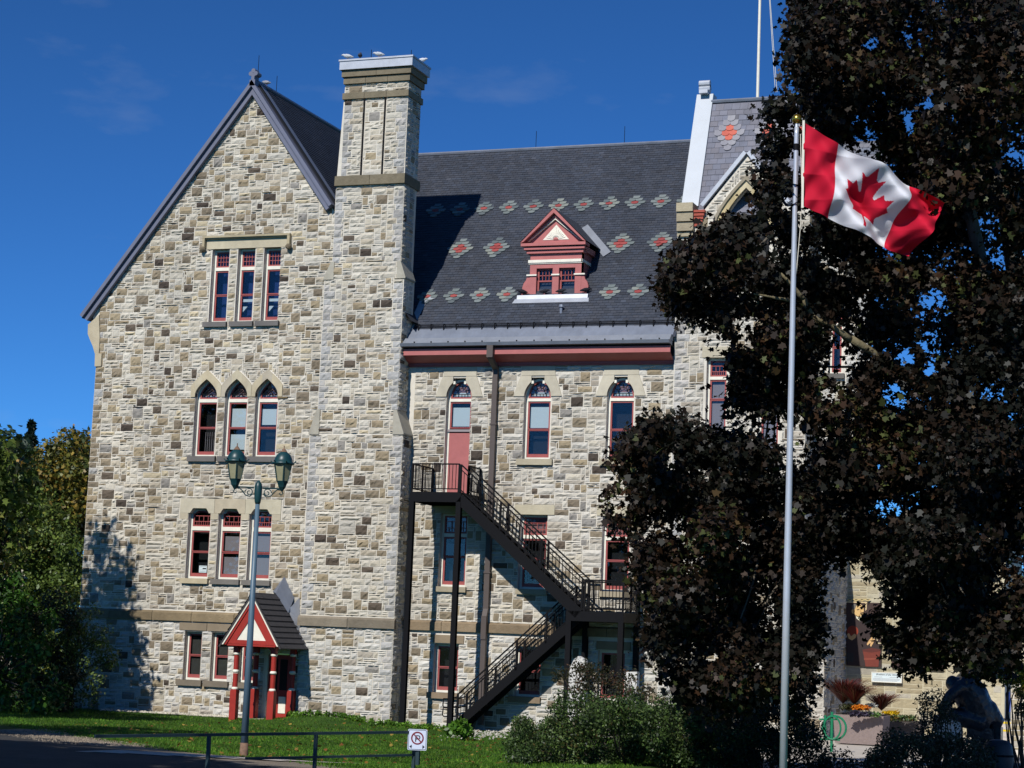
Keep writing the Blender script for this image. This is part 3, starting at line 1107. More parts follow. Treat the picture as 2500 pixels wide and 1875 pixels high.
for k, (a, b) in enumerate(GF):
    window(hall, WY, 'rect', a, b, 1.18, 2.80, None, None, 2.02, None, rec=.26, sill=(a - .16, b + .05, .98, 1.18), sillcol=(140, 122, 100))
    ashlar(hall, 'lintel', [(a - .04, 2.83), (b + .18, 2.83), (b + .18, 3.10), (a - .04, 3.10)], WY - .05, WY + .1, (140, 124, 102))

# ---- eaves of the wing ----------------------------------------------
E0, E1 = 6.16, 15.63
ev = MB(); ev.box(E0, E1, .40, .5, 12.22, 12.27); ev.box(E0, E1, .36, .5, 12.27, 12.33); ev.build('bed_mould', REDSASH, hall)
ev = MB()
ev._add([(E0, .37, 12.33), (E1, .37, 12.33), (E1, .10, 12.44), (E0, .10, 12.44), (E0, -.10, 12.55), (E1, -.10, 12.55)], [(0, 1, 2, 3), (3, 2, 5, 4)])
ev.build('soffit', REDSASH, hall)
MB().box(E0, E1, -.13, -.08, 12.545, 12.76).build('fascia', ROSE, hall)
MB().box(E0, E1, -.10, .3, 12.77, 12.80).build('dark_gap_strip', BLACKIRON, hall)  # black strip coloured in for the dark gap between fascia and gutter
gt = MB(); gt.prism([(0, 0)] * 3, 0, 0) if False else None
gt.hexa([(E0 - .06, -.30, 12.83), (E1, -.30, 12.83), (E1, .1, 12.80), (E0 - .06, .1, 12.80), (E0 - .06, -.34, 12.935), (E1, -.34, 12.935), (E1, .1, 12.96), (E0 - .06, .1, 12.96)])
gt.build('gutter', LEAD, hall)
gu = MB()
gu.hexa([(E0 - .02, -.24, 12.945), (E1, -.24, 12.945), (E1, .2, 12.945), (E0 - .02, .2, 12.945), (E0 - .02, -.02, 13.15), (E1, -.02, 13.15), (E1, .22, 13.15), (E0 - .02, .22, 13.15)])
gf = gu.build('gutter_flashing', EAVEZINC, hall)
for k in range(15):
    x = 6.6 + k * .62
    MB().box(x - .012, x + .012, -.27, -.16, 12.955, 13.0).build('gutter_bolt', BLACKIRON, gf)
RS = 1.2
RK = math.sqrt(1 + RS * RS)


def rp(x, s, d=0.0):
    """point on the main roof: x, distance s up the slope from the eave, d above it"""
    y = .2 + s / RK
    z = 13.2 + RS * s / RK
    return (x, y - d * RS / RK, z + d / RK)


S_RIDGE = (7.1 - .2) * RK
rf = MB()
rf._add([rp(1.5, -.15), rp(15.72, -.15), rp(15.72, S_RIDGE), rp(1.5, S_RIDGE), (15.72, 14.0, 13.2), (1.5, 14.0, 13.2)], [(0, 1, 2, 3), (3, 2, 4, 5)])
roof = rf.build('main_roof', mat('roof_deck', lin((56, 60, 70)), .8, .15), hall)
ap = MB()
ap._add([rp(E0 - .05, -.06, .012), rp(E1, -.06, .012), rp(E1, .43, .02), rp(E0 - .05, .43, .02)], [(0, 1, 2, 3)])
ap.build('eaves_apron', LEAD, roof)
# slates
RSL = random.Random(21)


def slate_col(base, R, j=.14):
    k = R.uniform(1 - j, 1 + j) * (R.choice([.75, 1.3]) if R.random() < .05 else 1)
    t = R.uniform(-.05, .05)
    b = lin(base)
    return (b[0] * k * (1 + t), b[1] * k, b[2] * k * (1 - t))


def slates(P, u0, u1, s0, s1, w, e, base, R, skip=None):
    m = MB()
    n = int((s1 - s0) / e)
    for j in range(n):
        s = s0 + j * e
        o = (j % 2) * w / 2 + R.uniform(-.02, .02)
        u = u0 - o
        while u < u1:
            a, b = max(u + .004, u0), min(u + w - .004, u1)
            u += w
            if b - a < .03 or (skip and skip((a + b) / 2, s + e / 2)):
                continue
            lift = .018 + R.uniform(0, .007)
            d = R.uniform(-.006, .006)
            m._add([P(a, s + d, lift), P(b, s + d, lift), P(b, s + e * 1.25, .004), P(a, s + e * 1.25, .004), P(a, s + d, .0), P(b, s + d, .0)],
                   [(0, 1, 2, 3), (4, 5, 1, 0)], slate_col(base, R))
    return m


def dormer_zone(x, s):
    p = rp(x, s)
    if 10.04 < x < 11.91 and 1.6 < p[1] < 3.0:
        return True
    return False


slates(rp, 2.2, 15.64, .42, S_RIDGE - .06, .21, .135, (62, 66, 75), RSL, dormer_zone).build('slate_courses', SLATE, roof, kind='stuff')
rc_ = MB()
rc_.tube([rp(1.5, S_RIDGE, .03), rp(15.7, S_RIDGE, .03)], .07, 6)
rc_.build('ridge_cap', LEAD, roof)


def scallop_mesh(name, w, e, c):
    h = e * 1.28
    pts = [(-w / 2, h), (-w / 2, e * .45), (-w * .42, e * .22), (-w * .26, e * .06), (0, 0), (w * .26, e * .06), (w * .42, e * .22), (w / 2, e * .45), (w / 2, h)]
    n = len(pts)
    vs = [(x, y, .044 - .03 * y / h) for x, y in pts] + [(x, y, .0) for x, y in pts]
    fs = [tuple(range(n))] + [(i, i + n, (i + 1) % n + n, (i + 1) % n) for i in range(n)]
    me = bpy.data.meshes.new(name)
    me.from_pydata(vs, [], fs)
    a = me.attributes.new('Col', 'FLOAT_COLOR', 'POINT')
    a.data.foreach_set('color', np.tile(np.array(tuple(lin(c)) + (1,), np.float32), (len(vs), 1)).ravel())
    me.materials.append(SLATE)
    return me


def rosette(parent, P, x, s, big, ms, w, e):
    """diamond of scalloped slates centred at x, s"""
    rows = [1, 2, 3, 4, 3, 2, 1] if big else [1, 2, 3, 2, 1]
    n = len(rows)
    o0 = Vector(P(x, s, 0))
    ux = (Vector(P(x + 1, s, 0)) - o0).normalized()
    uy = (Vector(P(x, s + 1, 0)) - o0).normalized()
    uz = ux.cross(uy)
    for j, c in enumerate(rows):
        for k in range(c):
            xx = x + (k - (c - 1) / 2) * w
            sj = s + (j - n / 2) * e + rng.uniform(-.012, .012)
            xx += rng.uniform(-.008, .008)
            red = (big and ((j in (2, 4) and k == 1) or (j == 3 and k in (1, 2)))) or (not big and j == 2 and k == 1)
            me = ms[rng.randrange(2, 4)] if red else ms[rng.choice([0, 1, 0, 1] + list(range(4, len(ms))))]
            o = link('slate', me, parent)
            p = Vector(P(xx, sj, .012)) - Vector(ORG[parent.name])
            Mx = Matrix.Identity(4)
            for i in range(3):
                Mx[i][0], Mx[i][1], Mx[i][2], Mx[i][3] = ux[i], uy[i], uz[i], p[i]
            o.matrix_local = Mx


GS = [scallop_mesh('slate_pale', .252, .154, (126, 133, 131)), scallop_mesh('slate_pale_b', .252, .154, (114, 122, 120)), scallop_mesh('slate_red', .252, .154, (164, 80, 76)), scallop_mesh('slate_red_b', .252, .154, (152, 72, 70)), scallop_mesh('slate_pale_c', .252, .154, (138, 142, 134)), scallop_mesh('slate_pale_d', .252, .154, (98, 106, 108))]


def s_of(z):
    return (z - 13.2) * RK / RS


for k in range(11):
    rosette(roof, rp, 5.05 + .965 * k + .02, s_of(18.70), False, GS, .252, .154)
for x in (6.72, 8.12, 9.65, 12.76, 14.22):
    rosette(roof, rp, x, s_of(16.90), True, GS, .248, .158)
for x in (6.24, 7.24, 8.23, 9.23, 12.96, 13.97, 14.96):
    rosette(roof, rp, x, s_of(14.86), False, GS, .252, .154)
# snow guard
sg_ = MB()
for d, s in ((.06, .50), (.13, .50)):
    sg_.tube([rp(6.3, s, d), rp(15.6, s, d)], .016, 6)
gd = sg_.build('snow_guard', BLACKIRON, roof)
for k in range(20):
    x = 6.46 + k * .468
    q = MB(); q.beam(rp(x, .36, .03), rp(x, .50, .17), .03, .03); q.beam(rp(x, .62, .03), rp(x, .50, .17), .02, .03)
    q.build('bracket', BLACKIRON, gd)
for k in range(3):
    x = (8.1, 11.6, 14.3)[k]
    MB().tube([rp(x, S_RIDGE, 0), (x, 7.1, 22.2)], .011, 5).build('lightning_rod', BLACKIRON, roof)
MB().lathe(11.45, .95, [(.05, 14.05), (.05, 14.28), (.09, 14.3), (.07, 14.38), (.01, 14.4)], 8).build('vent_pipe', LEAD, roof)
# lead flashing where roof meets chimney
fl = MB(); fl._add([rp(6.02, .4, .03), rp(6.22, .4, .03), rp(6.3, 1.9, .03), rp(6.02, 2.2, .03)], [(0, 1, 2, 3)]); fl.build('flashing', ZINC, roof)
fl = MB(); fl._add([rp(6.15, 1.75, .035), rp(6.30, 1.9, .05), rp(6.62, 2.1, .035), rp(6.36, 2.2, .035)], [(0, 1, 2, 3)]); fl.build('flashing', ZINC, roof)

# ---- downspout ------------------------------------------------------
DSX = 9.39
dp = MB(); dp.box(DSX - .11, DSX + .11, -.30, -.14, 12.42, 12.86)
ds = dp.build('downspout', BROWNPIPE, hall)
q = MB(); q.beam((DSX, -.22, 12.44), (DSX, .36, 12.12), .17, .13); q.box(DSX - .09, DSX + .09, .30, .44, 4.0, 12.16); q.build('pipe', BROWNPIPE, ds)
q = MB(); q.beam((DSX, .37, 4.02), (DSX, .26, 3.74), .17, .13); q.box(DSX - .09, DSX + .09, .17, .32, 3.0, 3.78); q.build('pipe', BROWNPIPE, ds)
MB().box(DSX - .085, DSX + .085, .2, .34, .2, 3.05).build('pipe', BROWNPIPE, ds)
for z in (10.2, 7.6, 5.2, 1.6):
    MB().box(DSX - .12, DSX + .12, .28, .46, z, z + .05).build('pipe_strap', BROWNPIPE, ds)

# ---- gable-wing roof, right slope ----------------------------------
GRK = math.sqrt(1 + 1.36 ** 2)


def gp(y, s, d=0.0):
    """right slope of the gable roof: y along the ridge, s down from the ridge"""
    x = -.16 + s / GRK
    z = 22.62 - 1.36 * s / GRK
    return (x + d * 1.36 / GRK, y, z + d / GRK)


g2 = MB()
g2._add([gp(-.05, 0), gp(12, 0), gp(12, 11), gp(-.05, 11), (-.16 - 6.6, 12, 14.1), (-.16 - 6.6, -.05, 14.1)], [(0, 1, 2, 3), (0, 5, 4, 1)])
g2r = g2.build('gable_roof', mat('gable_deck', lin((50, 53, 60)), .85, .15), hall)


def gpf(u, s, d=0.0):
    return gp(u, 7.5 - s, d)


slates(gpf, .3, 7.2, .2, 7.42, .21, .135, (48, 51, 58), RSL).build('slate_courses', SLATE, g2r, kind='stuff')
q = MB(); q.tube([gp(.0, .02, .03), gp(12, .02, .03)], .07, 6); q.build('ridge_cap', LEAD, g2r)
q = MB(); q._add([gp(.05, .0, .06), gp(.5, .0, .04), gp(.5, 6, .04), gp(.05, 6, .06)], [(0, 1, 2, 3)]); q.build('coping_flashing', LEAD, g2r)
MB().tube([(-.16, 1.6, 22.6), (-.16, 1.6, 23.3)], .011, 5).build('lightning_rod', BLACKIRON, g2r)
MB().tube([(-.10, .0, 23.0), (-.10, .0, 23.6)], .011, 5).build('lightning_rod', BLACKIRON, g2r)

# ---- dormer ---------------------------------------------------------
DY = 1.6
dm = thing('tmp', 'x', 'x')
bpy.data.objects.remove(dm)
f_ = MB()
f_.prism([(10.04, 14.8), (10.28, 14.8), (10.28, 15.79), (10.87, 15.79), (10.87, 14.8), (11.10, 14.8), (11.10, 15.79), (11.69, 15.79), (11.69, 14.8), (11.91, 14.8), (11.91, 16.35), (10.04, 16.35)], DY, DY + .25)
for X in (10.04, 11.91):
    f_._add([(X, DY, 14.8), (X, DY, 16.5), (X, 3.1, 16.5)], [(0, 1, 2)])
dorm = f_.build('dormer', ROSE, hall, label='rose red pedimented dormer with two small windows on the slate roof')
for a, b in ((10.28, 10.87), (11.10, 11.69)):
    w = MB(); w.ring([(a, 14.8), (b, 14.8), (b, 15.79), (a, 15.79)], [(a + .07, 14.88), (b - .05, 14.88), (b - .05, 15.74), (a + .07, 15.74)], DY + .12, DY + .2)
    w.box(a + .05, b - .04, DY + .11, DY + .2, 15.33, 15.38)
    for k in range(1, 4):
        x = a + .07 + (b - a - .12) * k / 4
        w.box(x - .01, x + .01, DY + .13, DY + .16, 15.38, 15.74)
    w.box(a + .05, b - .04, DY + .13, DY + .16, 15.54, 15.565)
    w.build('dormer_sash', REDSASH, dorm)
    MB().box(a + .05, b - .04, DY + .17, DY + .174, 14.86, 15.76).build('pane', PANE, dorm)
    MB().box(a - .05, b + .05, DY + .42, DY + .45, 14.7, 15.85).build('room_back', DARKROOM, dorm)
    q = MB(); q.box(a + .1, b - .02, DY + .22, DY + .24, 14.88, 14.95); q.box(a + .28, b - .05, DY + .23, DY + .25, 14.95, 15.02); q.box(a + .2, b - .15, DY + .23, DY + .25, 15.04, 15.12)
    q.build('window_clutter', BLIND, dorm)
q = MB(); q.box(9.98, 11.95, DY - .06, DY + .03, 15.98, 16.08); q.box(9.99, 11.94, DY - .03, DY + .03, 15.94, 15.98); q.box(11.915, 11.96, DY - .06, DY + .9, 15.98, 16.08); q.build('cream_band', CREAM, dorm)
q = MB()
q.box(9.93, 11.99, DY - .10, DY + .25, 16.30, 16.40); q.box(9.85, 12.05, DY - .17, DY + .25, 16.42, 16.50); q.box(9.75, 12.10, DY - .24, DY + .25, 16.54, 16.64)
q.box(9.90, 12.00, DY - .06, DY + 1.2, 16.36, 16.56)
q.build('cornice', ROSE, dorm)
for x0, x1 in ((9.93, 10.30), (10.84, 11.13), (11.66, 12.05)):
    MB().box(x0, x1, DY - .05, DY + .03, 15.525, 15.575).build('capital', CREAM, dorm)
for s, xa in ((-1, 10.04), (1, 11.91)):
    pts = [(xa, 14.83), (xa + s * .14, 14.83), (xa + s * .24, 15.0), (xa + s * .27, 15.12), (xa + s * .22, 15.28), (xa + s * .14, 15.38), (xa + s * .10, 15.52), (xa, 15.52)]
    MB().prism(pts, DY + .01, DY + .14).build('scroll_bracket', ROSE, dorm)
AX, AZ = 10.92, 17.84
bk_ = MB(); bk_.prism([(9.95, 16.64), (11.9, 16.64), (AX, 17.66)], DY, DY + .1); bk_.build('pediment', ROSE, dorm)


def chev(d0, d1, ya, yb, m, nm):
    def P(d):
        return [(9.73 + d * 1.05, 16.65 + d * .35), (AX, AZ - d * 1.43), (12.11 - d * 1.05, 16.65 + d * .35)]
    a, b = P(d0), P(d1)
    for i in (0, 1):
        MB().prism([a[i], a[i + 1], b[i + 1], b[i]] if i == 0 else [a[1], a[2], b[2], b[1]], ya, yb).build(nm, m, dorm)


chev(0, .11, DY - .26, DY + .05, ROSE, 'rake_mould')
chev(.13, .20, DY - .12, DY + .05, ROSE, 'rake_mould')
chev(.21, .25, DY - .08, DY + .05, CREAM, 'rake_bead')
tp = MB(); tp.prism([(10.47, 16.78), (11.43, 16.78), (10.95, 17.31)], DY - .012, DY + .02); tym = tp.build('fan_panel', CREAM, dorm)
for k in range(1, 14):
    an = math.pi * k / 14
    r = .46 if abs(k - 7) > 3 else .40
    p = (10.95 + .10 * math.cos(an), 16.80 + .10 * math.sin(an)); zz = min(.43 * abs(1 / (abs(math.sin(an)) + abs(math.cos(an)) * 1.05)), .45)
    q = (10.95 + zz * math.cos(an), 16.80 + zz * .98 * math.sin(an))
    MB().beam((p[0], DY - .018, p[1]), (q[0], DY - .018, q[1]), .035, .022, (0, 1, 0)).build('fan_rib', CREAM, tym)
q = MB(); q.prism([(10.95 + .09 * math.cos(math.pi * k / 8), 16.78 + .09 * math.sin(math.pi * k / 8)) for k in range(9)], DY - .03, DY); q.build('fan_boss', ROSE, tym)
dr_ = MB()
yb1 = .2 + (AZ - 13.2) / RS; yb0 = .2 + (16.66 - 13.2) / RS
for s, ex in ((-1, 9.72), (1, 12.12)):
    dr_._add([(AX, DY - .26, AZ + .02), (AX, yb1, AZ + .02), (ex, yb0, 16.68), (ex, DY - .26, 16.68)], [(0, 1, 2, 3)])
dr_.build('dormer_roof', mat('dormer_slate', lin((60, 63, 72)), .8, .3, 12, .5, 14), dorm)
q = MB(); q._add([rp(12.30, s_of(16.35), .05), rp(12.52, s_of(16.55), .05), rp(11.30, s_of(17.78), .05), rp(11.10, s_of(17.6), .05)], [(0, 1, 2, 3)]); q.build('valley_flashing', EAVEZINC, dorm)
q = MB(); q.hexa([(9.66, 1.38, 14.62), (12.23, 1.38, 14.62), (12.23, 1.62, 14.62), (9.66, 1.62, 14.62), (9.66, 1.44, 14.83), (12.23, 1.44, 14.83), (12.23, 1.62, 14.84), (9.66, 1.62, 14.84)])
q._add([rp(9.55, s_of(14.50), .035), rp(12.32, s_of(14.50), .035), rp(12.28, s_of(14.66), .035), rp(9.6, s_of(14.66), .035)], [(0, 1, 2, 3)])
q.build('dormer_apron', ZINC, dorm)

# ---- tower bay ------------------------------------------------------
TY = .3
TX0, TX1 = 15.65, 20.05
ho = [outline('rect', 16.76, 17.46, 9.05, 12.40), outline('rect', 18.5, 19.2, 9.05, 12.40), outline('rect', 16.7, 17.5, 4.72, 7.2), outline('rect', 18.5, 19.2, 4.72, 7.2)]
arch_o = outline('pointed', 17.13, 18.75, 14.6, 18.02, 16.7)
tw = wall_sheet('tower_wall', [(TX0, -.4), (TX1, -.4), (TX1, 17.3), (19.25, 17.35), (17.94, 19.1), (16.55, 17.35), (TX0, 17.3)], ho + [arch_o], TY, MORTAR, hall)
tb = [(16.7, 17.52, 8.85, 12.8), (18.45, 19.25, 8.85, 12.8), (16.65, 17.55, 4.5, 7.5), (18.45, 19.25, 4.5, 7.5), (TX0, 16.25, 16.2, 17.6), (16.7, 18.9, 14.4, 17.0)]


def in_tower(x, z):
    if z > 17.2 and z > 19.0 - abs(x - 17.93) * 1.27:
        return False
    if z > 16.7 and abs(x - 17.94) < .95 * math.sqrt(max(0, 1 - ((z - 16.7) / 1.6) ** 2)):
        return False
    for a, b, c, d in tb:
        if a < x < b and c < z < d:
            return False
    return True


RT = random.Random(14)
stt = lay_stones(TX0 + .02, TX1, -.3, 19.1, in_tower, RT, PAL_WING, 1.6, quoin_l=PAL_GREY, cw=.085, ch=.08, pal_low=PAL_LOW)
build_stones(tw, stt, lambda u, v, d: (u, TY - d, v), RT, 20)
for a, z0, z1, tr, me_ in ((16.76, 9.05, 12.40, (11.70, 11.80), 11.05), (18.5, 9.05, 12.4, (11.70, 11.80), 11.05), (16.7, 4.72, 7.2, (6.4, 6.52), 5.7), (18.5, 4.72, 7.2, (6.4, 6.52), 5.7)):
    window(hall, TY, 'rect', a, a + .70 if a != 16.7 else 17.5, z0, z1, None, tr, me_, 'rows', rec=.26, sill=(a - .1, a + .85, z0 - .2, z0), blinds=((z0 + .1, tr[0] - .05, GREYBLIND),))
    ashlar(hall, 'lintel', [(a - .15, z1), (a + .85, z1), (a + .85, z1 + .36), (a - .15, z1 + .36)], TY - .04, TY + .1, (190, 180, 156))
oi = [p for p in outline('pointed', 17.13, 18.75, 14.6, 18.02, 16.7) if p[1] >= 16.69]
oo = [p for p in outline('pointed', 16.92, 18.96, 14.6, 18.27, 16.7) if p[1] >= 16.69]
for i in range(len(oi) - 1):
    ashlar(hall, 'voussoir', [oi[i], oi[i + 1], oo[i + 1], oo[i]], TY - .05, TY + .15, rng.choice([(196, 178, 136), (182, 164, 124), (204, 190, 156)]))
ho2 = [p for p in outline('pointed', 16.82, 19.06, 14.6, 18.40, 16.7) if p[1] >= 16.69]
hmb = MB()
for i in range(len(oo) - 1):
    hmb.prism([oo[i], oo[i + 1], ho2[i + 1], ho2[i]], TY - .12, TY + .05, tuple(lin((150, 140, 120))))
hmb.build('hood_mould', ASHLAR, hall)
MB().prism(outline('pointed', 17.1, 18.8, 14.55, 18.05, 16.7), TY + .5, TY + .55).build('arch_shade_panel', DARKROOM, hall)  # dark sheet painted for the shade inside the arch
# tower side face, shaded
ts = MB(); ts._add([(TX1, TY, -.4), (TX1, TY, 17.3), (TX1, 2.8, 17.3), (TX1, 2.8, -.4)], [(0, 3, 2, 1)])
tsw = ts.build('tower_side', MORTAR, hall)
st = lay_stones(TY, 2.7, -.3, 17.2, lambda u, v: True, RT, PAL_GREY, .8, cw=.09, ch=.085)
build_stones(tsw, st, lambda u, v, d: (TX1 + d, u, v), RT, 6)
# gable copings and white raking coping of the tower
for a, b in (((16.52, 17.42), (17.94, 19.16)), ((17.94, 19.16), (19.32, 17.42))):
    dx, dz_ = b[0] - a[0], b[1] - a[1]
    L = math.hypot(dx, dz_); n = (-dz_ / L * .13, dx / L * .13)
    MB().prism([a, b, (b[0] + n[0], b[1] + n[1]), (a[0] + n[0], a[1] + n[1])], TY - .12, TY + .5).build('gable_coping', ZINC, hall)
wc = MB()
s0, s1 = Vector((0, .62, 17.55)), Vector((0, 2.22, 21.83))
nn = Vector((0, -(s1.z - s0.z), s1.y - s0.y)).normalized()
wc.hexa([(15.66, s0.y, s0.z), (16.24, s0.y, s0.z), (16.24, s0.y + .5, s0.z), (15.66, s0.y + .5, s0.z), (15.66, s1.y, s1.z), (16.24, s1.y, s1.z), (16.24, s1.y + .5, s1.z), (15.66, s1.y + .5, s1.z)])
wcp = wc.build('white_coping', mat('white_coping', lin((192, 196, 200)), .5, .05, 2.0, spec=.3), hall)
MB().box(19.5, 20.08, .62, 1.2, 17.3, 17.6).build('coping_foot', ZINC, hall)
q = MB(); q.box(15.8, 16.1, 1.95, 2.4, 21.8, 21.92); q.tube([(15.76, 2.2, 22.0), (16.14, 2.2, 22.0)], .13, 10); q.tube([(15.76, 2.15, 22.17), (16.14, 2.15, 22.17)], .12, 10); q.build('finial', ZINC, hall)
tk = MB()
for i, (z0, z1, yo) in enumerate([(17.25, 17.54, .30), (16.93, 17.23, .24), (16.62, 16.91, .18), (16.45, 16.60, .10)]):
    m = MB(); m.box(15.66, 16.22, TY - yo, TY + .3, z0, z1, tuple(lin(rng.choice([(172, 160, 134), (160, 148, 124), (184, 174, 150)])))); m.build('corbel_stone', STONE, hall)
m = MB()
for i in range(5):
    m.box(16.23, 16.60 - .03 * i, TY - .2 + .03 * i, TY + .2, 17.22 - .11 * i, 17.30 - .11 * i)
m.build('brick_cornice', mat('red_brick', lin((168, 82, 66)), .85, .2, 20), hall)


def tpnt(x, s, d=0.0):
    return (x, .62 + s * .351 - d * .936, 17.35 + s * .936 + d * .351)


tr_ = MB(); tr_._add([tpnt(16.2, -.2), tpnt(20.05, -.2), tpnt(20.05, 4.45), tpnt(16.2, 4.45), (20.05, 9, 21.5), (16.2, 9, 21.5)], [(0, 1, 2, 3), (3, 2, 4, 5)])
trf = tr_.build('tower_roof', mat('tower_deck', lin((96, 96, 104)), .8, .1), hall)
RTS = random.Random(9)
slates(tpnt, 16.25, 20.0, -.1, 4.4, .28, .22, (112, 112, 122), RTS).build('slate_courses', SLATE, trf, kind='stuff')
GT = [scallop_mesh('slate_tower', .26, .2, (152, 150, 154)), scallop_mesh('slate_tower_b', .26, .2, (142, 140, 146)), scallop_mesh('slate_tower_red', .26, .2, (206, 104, 84)), scallop_mesh('slate_tower_red_b', .26, .2, (196, 96, 78))]
for x in (16.97, 18.35, 19.6):
    rosette(trf, tpnt, x, (20.25 - 17.35) / .936, True, GT, .255, .2)
q = MB(); q.tube([tpnt(16.2, 4.45, .03), tpnt(20.1, 4.45, .03)], .07, 6); q.build('ridge_cap', LEAD, trf)

# ---- projecting base of the tower, its right side in shade ----------
tbx = MB(); tbx.box(18.6, 21.25, -3.3, 1.5, -.4, 6.1); tbx.box(18.55, 21.30, -3.36, 1.5, 6.1, 6.3)
tbo = tbx.build('tower_base', MORTAR, hall)
st = lay_stones(18.65, 21.25, -.3, 6.05, lambda u, v: True, RT, PAL_WING, 1.2, quoin_r=PAL_GREY); build_stones(tbo, st, lambda u, v, d: (u, -3.3 - d, v), RT, 6)
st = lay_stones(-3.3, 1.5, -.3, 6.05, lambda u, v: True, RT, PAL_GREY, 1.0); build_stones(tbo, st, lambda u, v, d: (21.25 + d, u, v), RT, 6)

# ---- recessed bay right of the tower --------------------------------
rb_h = outline('rect', 20.52, 20.98, 12.0, 14.4)
rbw = wall_sheet('bay_wall', [(20.0, -.4), (21.86, -.4), (21.86, 17.1), (20.0, 17.1)], [rb_h], 1.5, MORTAR, hall)
st = lay_stones(20.06, 21.86, -.3, 17.0, lambda x, z: not (20.42 < x < 21.06 and 11.8 < z < 14.6), RT, PAL_LOW, 1.0, quoin_r=PAL_GREY, cw=.085, ch=.08)
build_stones(rbw, st, lambda u, v, d: (u, 1.5 - d, v), RT, 6)
window(hall, 1.5, 'rect', 20.52, 20.98, 12.0, 14.4, None, (13.6, 13.7), 12.9, 'rows', sill=(20.42, 21.06, 11.84, 12.0), sillcol=(110, 106, 100))
q = MB(); q.box(20.05, 22.0, 1.2, 1.5, 16.9, 17.1); q.box(20.05, 22.05, 1.1, 1.5, 17.1, 17.2); q.build('bay_cornice', REDSASH, hall)


def bp_(x, s, d=0.0):
    return (x, 1.1 + s * .64 - d * .77, 17.2 + s * .77 + d * .64)


q = MB(); q._add([bp_(20.0, 0), bp_(22.1, 0), bp_(22.1, 4), bp_(20.0, 4)], [(0, 1, 2, 3)]); bpr = q.build('bay_roof', mat('bay_deck', lin((96, 98, 106)), .8, .1), hall)
slates(bp_, 20.06, 22.05, 0, 3.9, .28, .2, (116, 118, 126), RTS).build('slate_courses', SLATE, bpr, kind='stuff')

# ============================================================ PORCH
PX = 2.04
porch = thing('entrance_porch', 'small red and cream gabled wooden porch with dark shingle roof against the stone wall', 'porch', (PX, -1.1, 0))
for x in (PX - .70, PX + .70):
    for y, pj in ((-1.87, -.03), (-.42, -.03)):
        p = MB()
        p.box(x - .115, x + .115, y - .115, y + .115, pj, .98)
        p.box(x - .10, x + .10, y - .10, y + .10, .98, 1.02)
        p.lathe(x, y, [(.085, 1.08), (.088, 1.55)], 12); p.lathe(x, y, [(.088, 1.68), (.085, 2.16)], 12)
        p.box(x - .09, x + .09, y - .09, y + .09, 2.24, 2.50)
        po = p.build('post', REDDEEP, porch)
        for z in (1.04, 1.615, 2.20):
            r = MB(); r.lathe(x, y, [(.07, z - .05), (.11, z - .02), (.115, z), (.11, z + .03), (.08, z + .065)], 12); r.build('post_ring', CREAM, po, smooth=True)
for s in (-1, 1):
    x = PX + s * .70
    b_ = MB()
    b_.prism([(x - s * .02, 2.48), (x - s * .30, 2.48), (x - s * .22, 2.42), (x - s * .12, 2.34), (x - s * .09, 2.22), (x - s * .02, 2.2)], -1.90, -1.84)
    b_.build('bracket', REDDEEP, porch)
    bm = MB(); bm.box(x - .08, x + .08, -2.1, .0, 2.42, 2.53); bm.build('side_beam', REDDEEP, porch)
YF = -2.25
EZ, PZ = 2.50, 4.23
XL, XR = PX - 1.10, PX + 1.10
# gable face: outer red triangle with a cream panel
def tri(d):
    sl_ = (PZ - EZ) / 1.10
    return [(XL + d * 1.38, EZ + (d * .42 if d else 0)), (XR - d * 1.38, EZ + (d * .42 if d else 0)), (PX, PZ - d * math.sqrt(1 + sl_ ** 2))]


gfm = MB(); gfm.ring(tri(.08), tri(.40), YF, YF + .06); gfm.build('gable_frame', REDDEEP, porch)
gfm = MB(); gfm.prism(tri(.39), YF + .03, YF + .05); gp_ = gfm.build('gable_panel', CREAM, porch)
for s in (-1, 1):
    bar = MB()
    e = (PX + s * 1.10, EZ)
    bar.prism([(PX, PZ), e, (e[0] - s * .10, e[1] - .0), (PX, PZ - .155)][:: s], YF - .07, YF + .02); bar.build('bargeboard', CREAM, porch)
    bar = MB(); bar.prism([(PX, PZ - .156), (e[0] - s * .101, e[1]), (e[0] - s * .19, e[1]), (PX, PZ - .30)][:: s], YF - .035, YF + .02); bar.build('bargeboard', REDDEEP, porch)
MB().box(XL + .2, XR - .2, YF + .01, YF + .12, EZ - .03, EZ + .03).build('tie_beam', REDDEEP, porch)
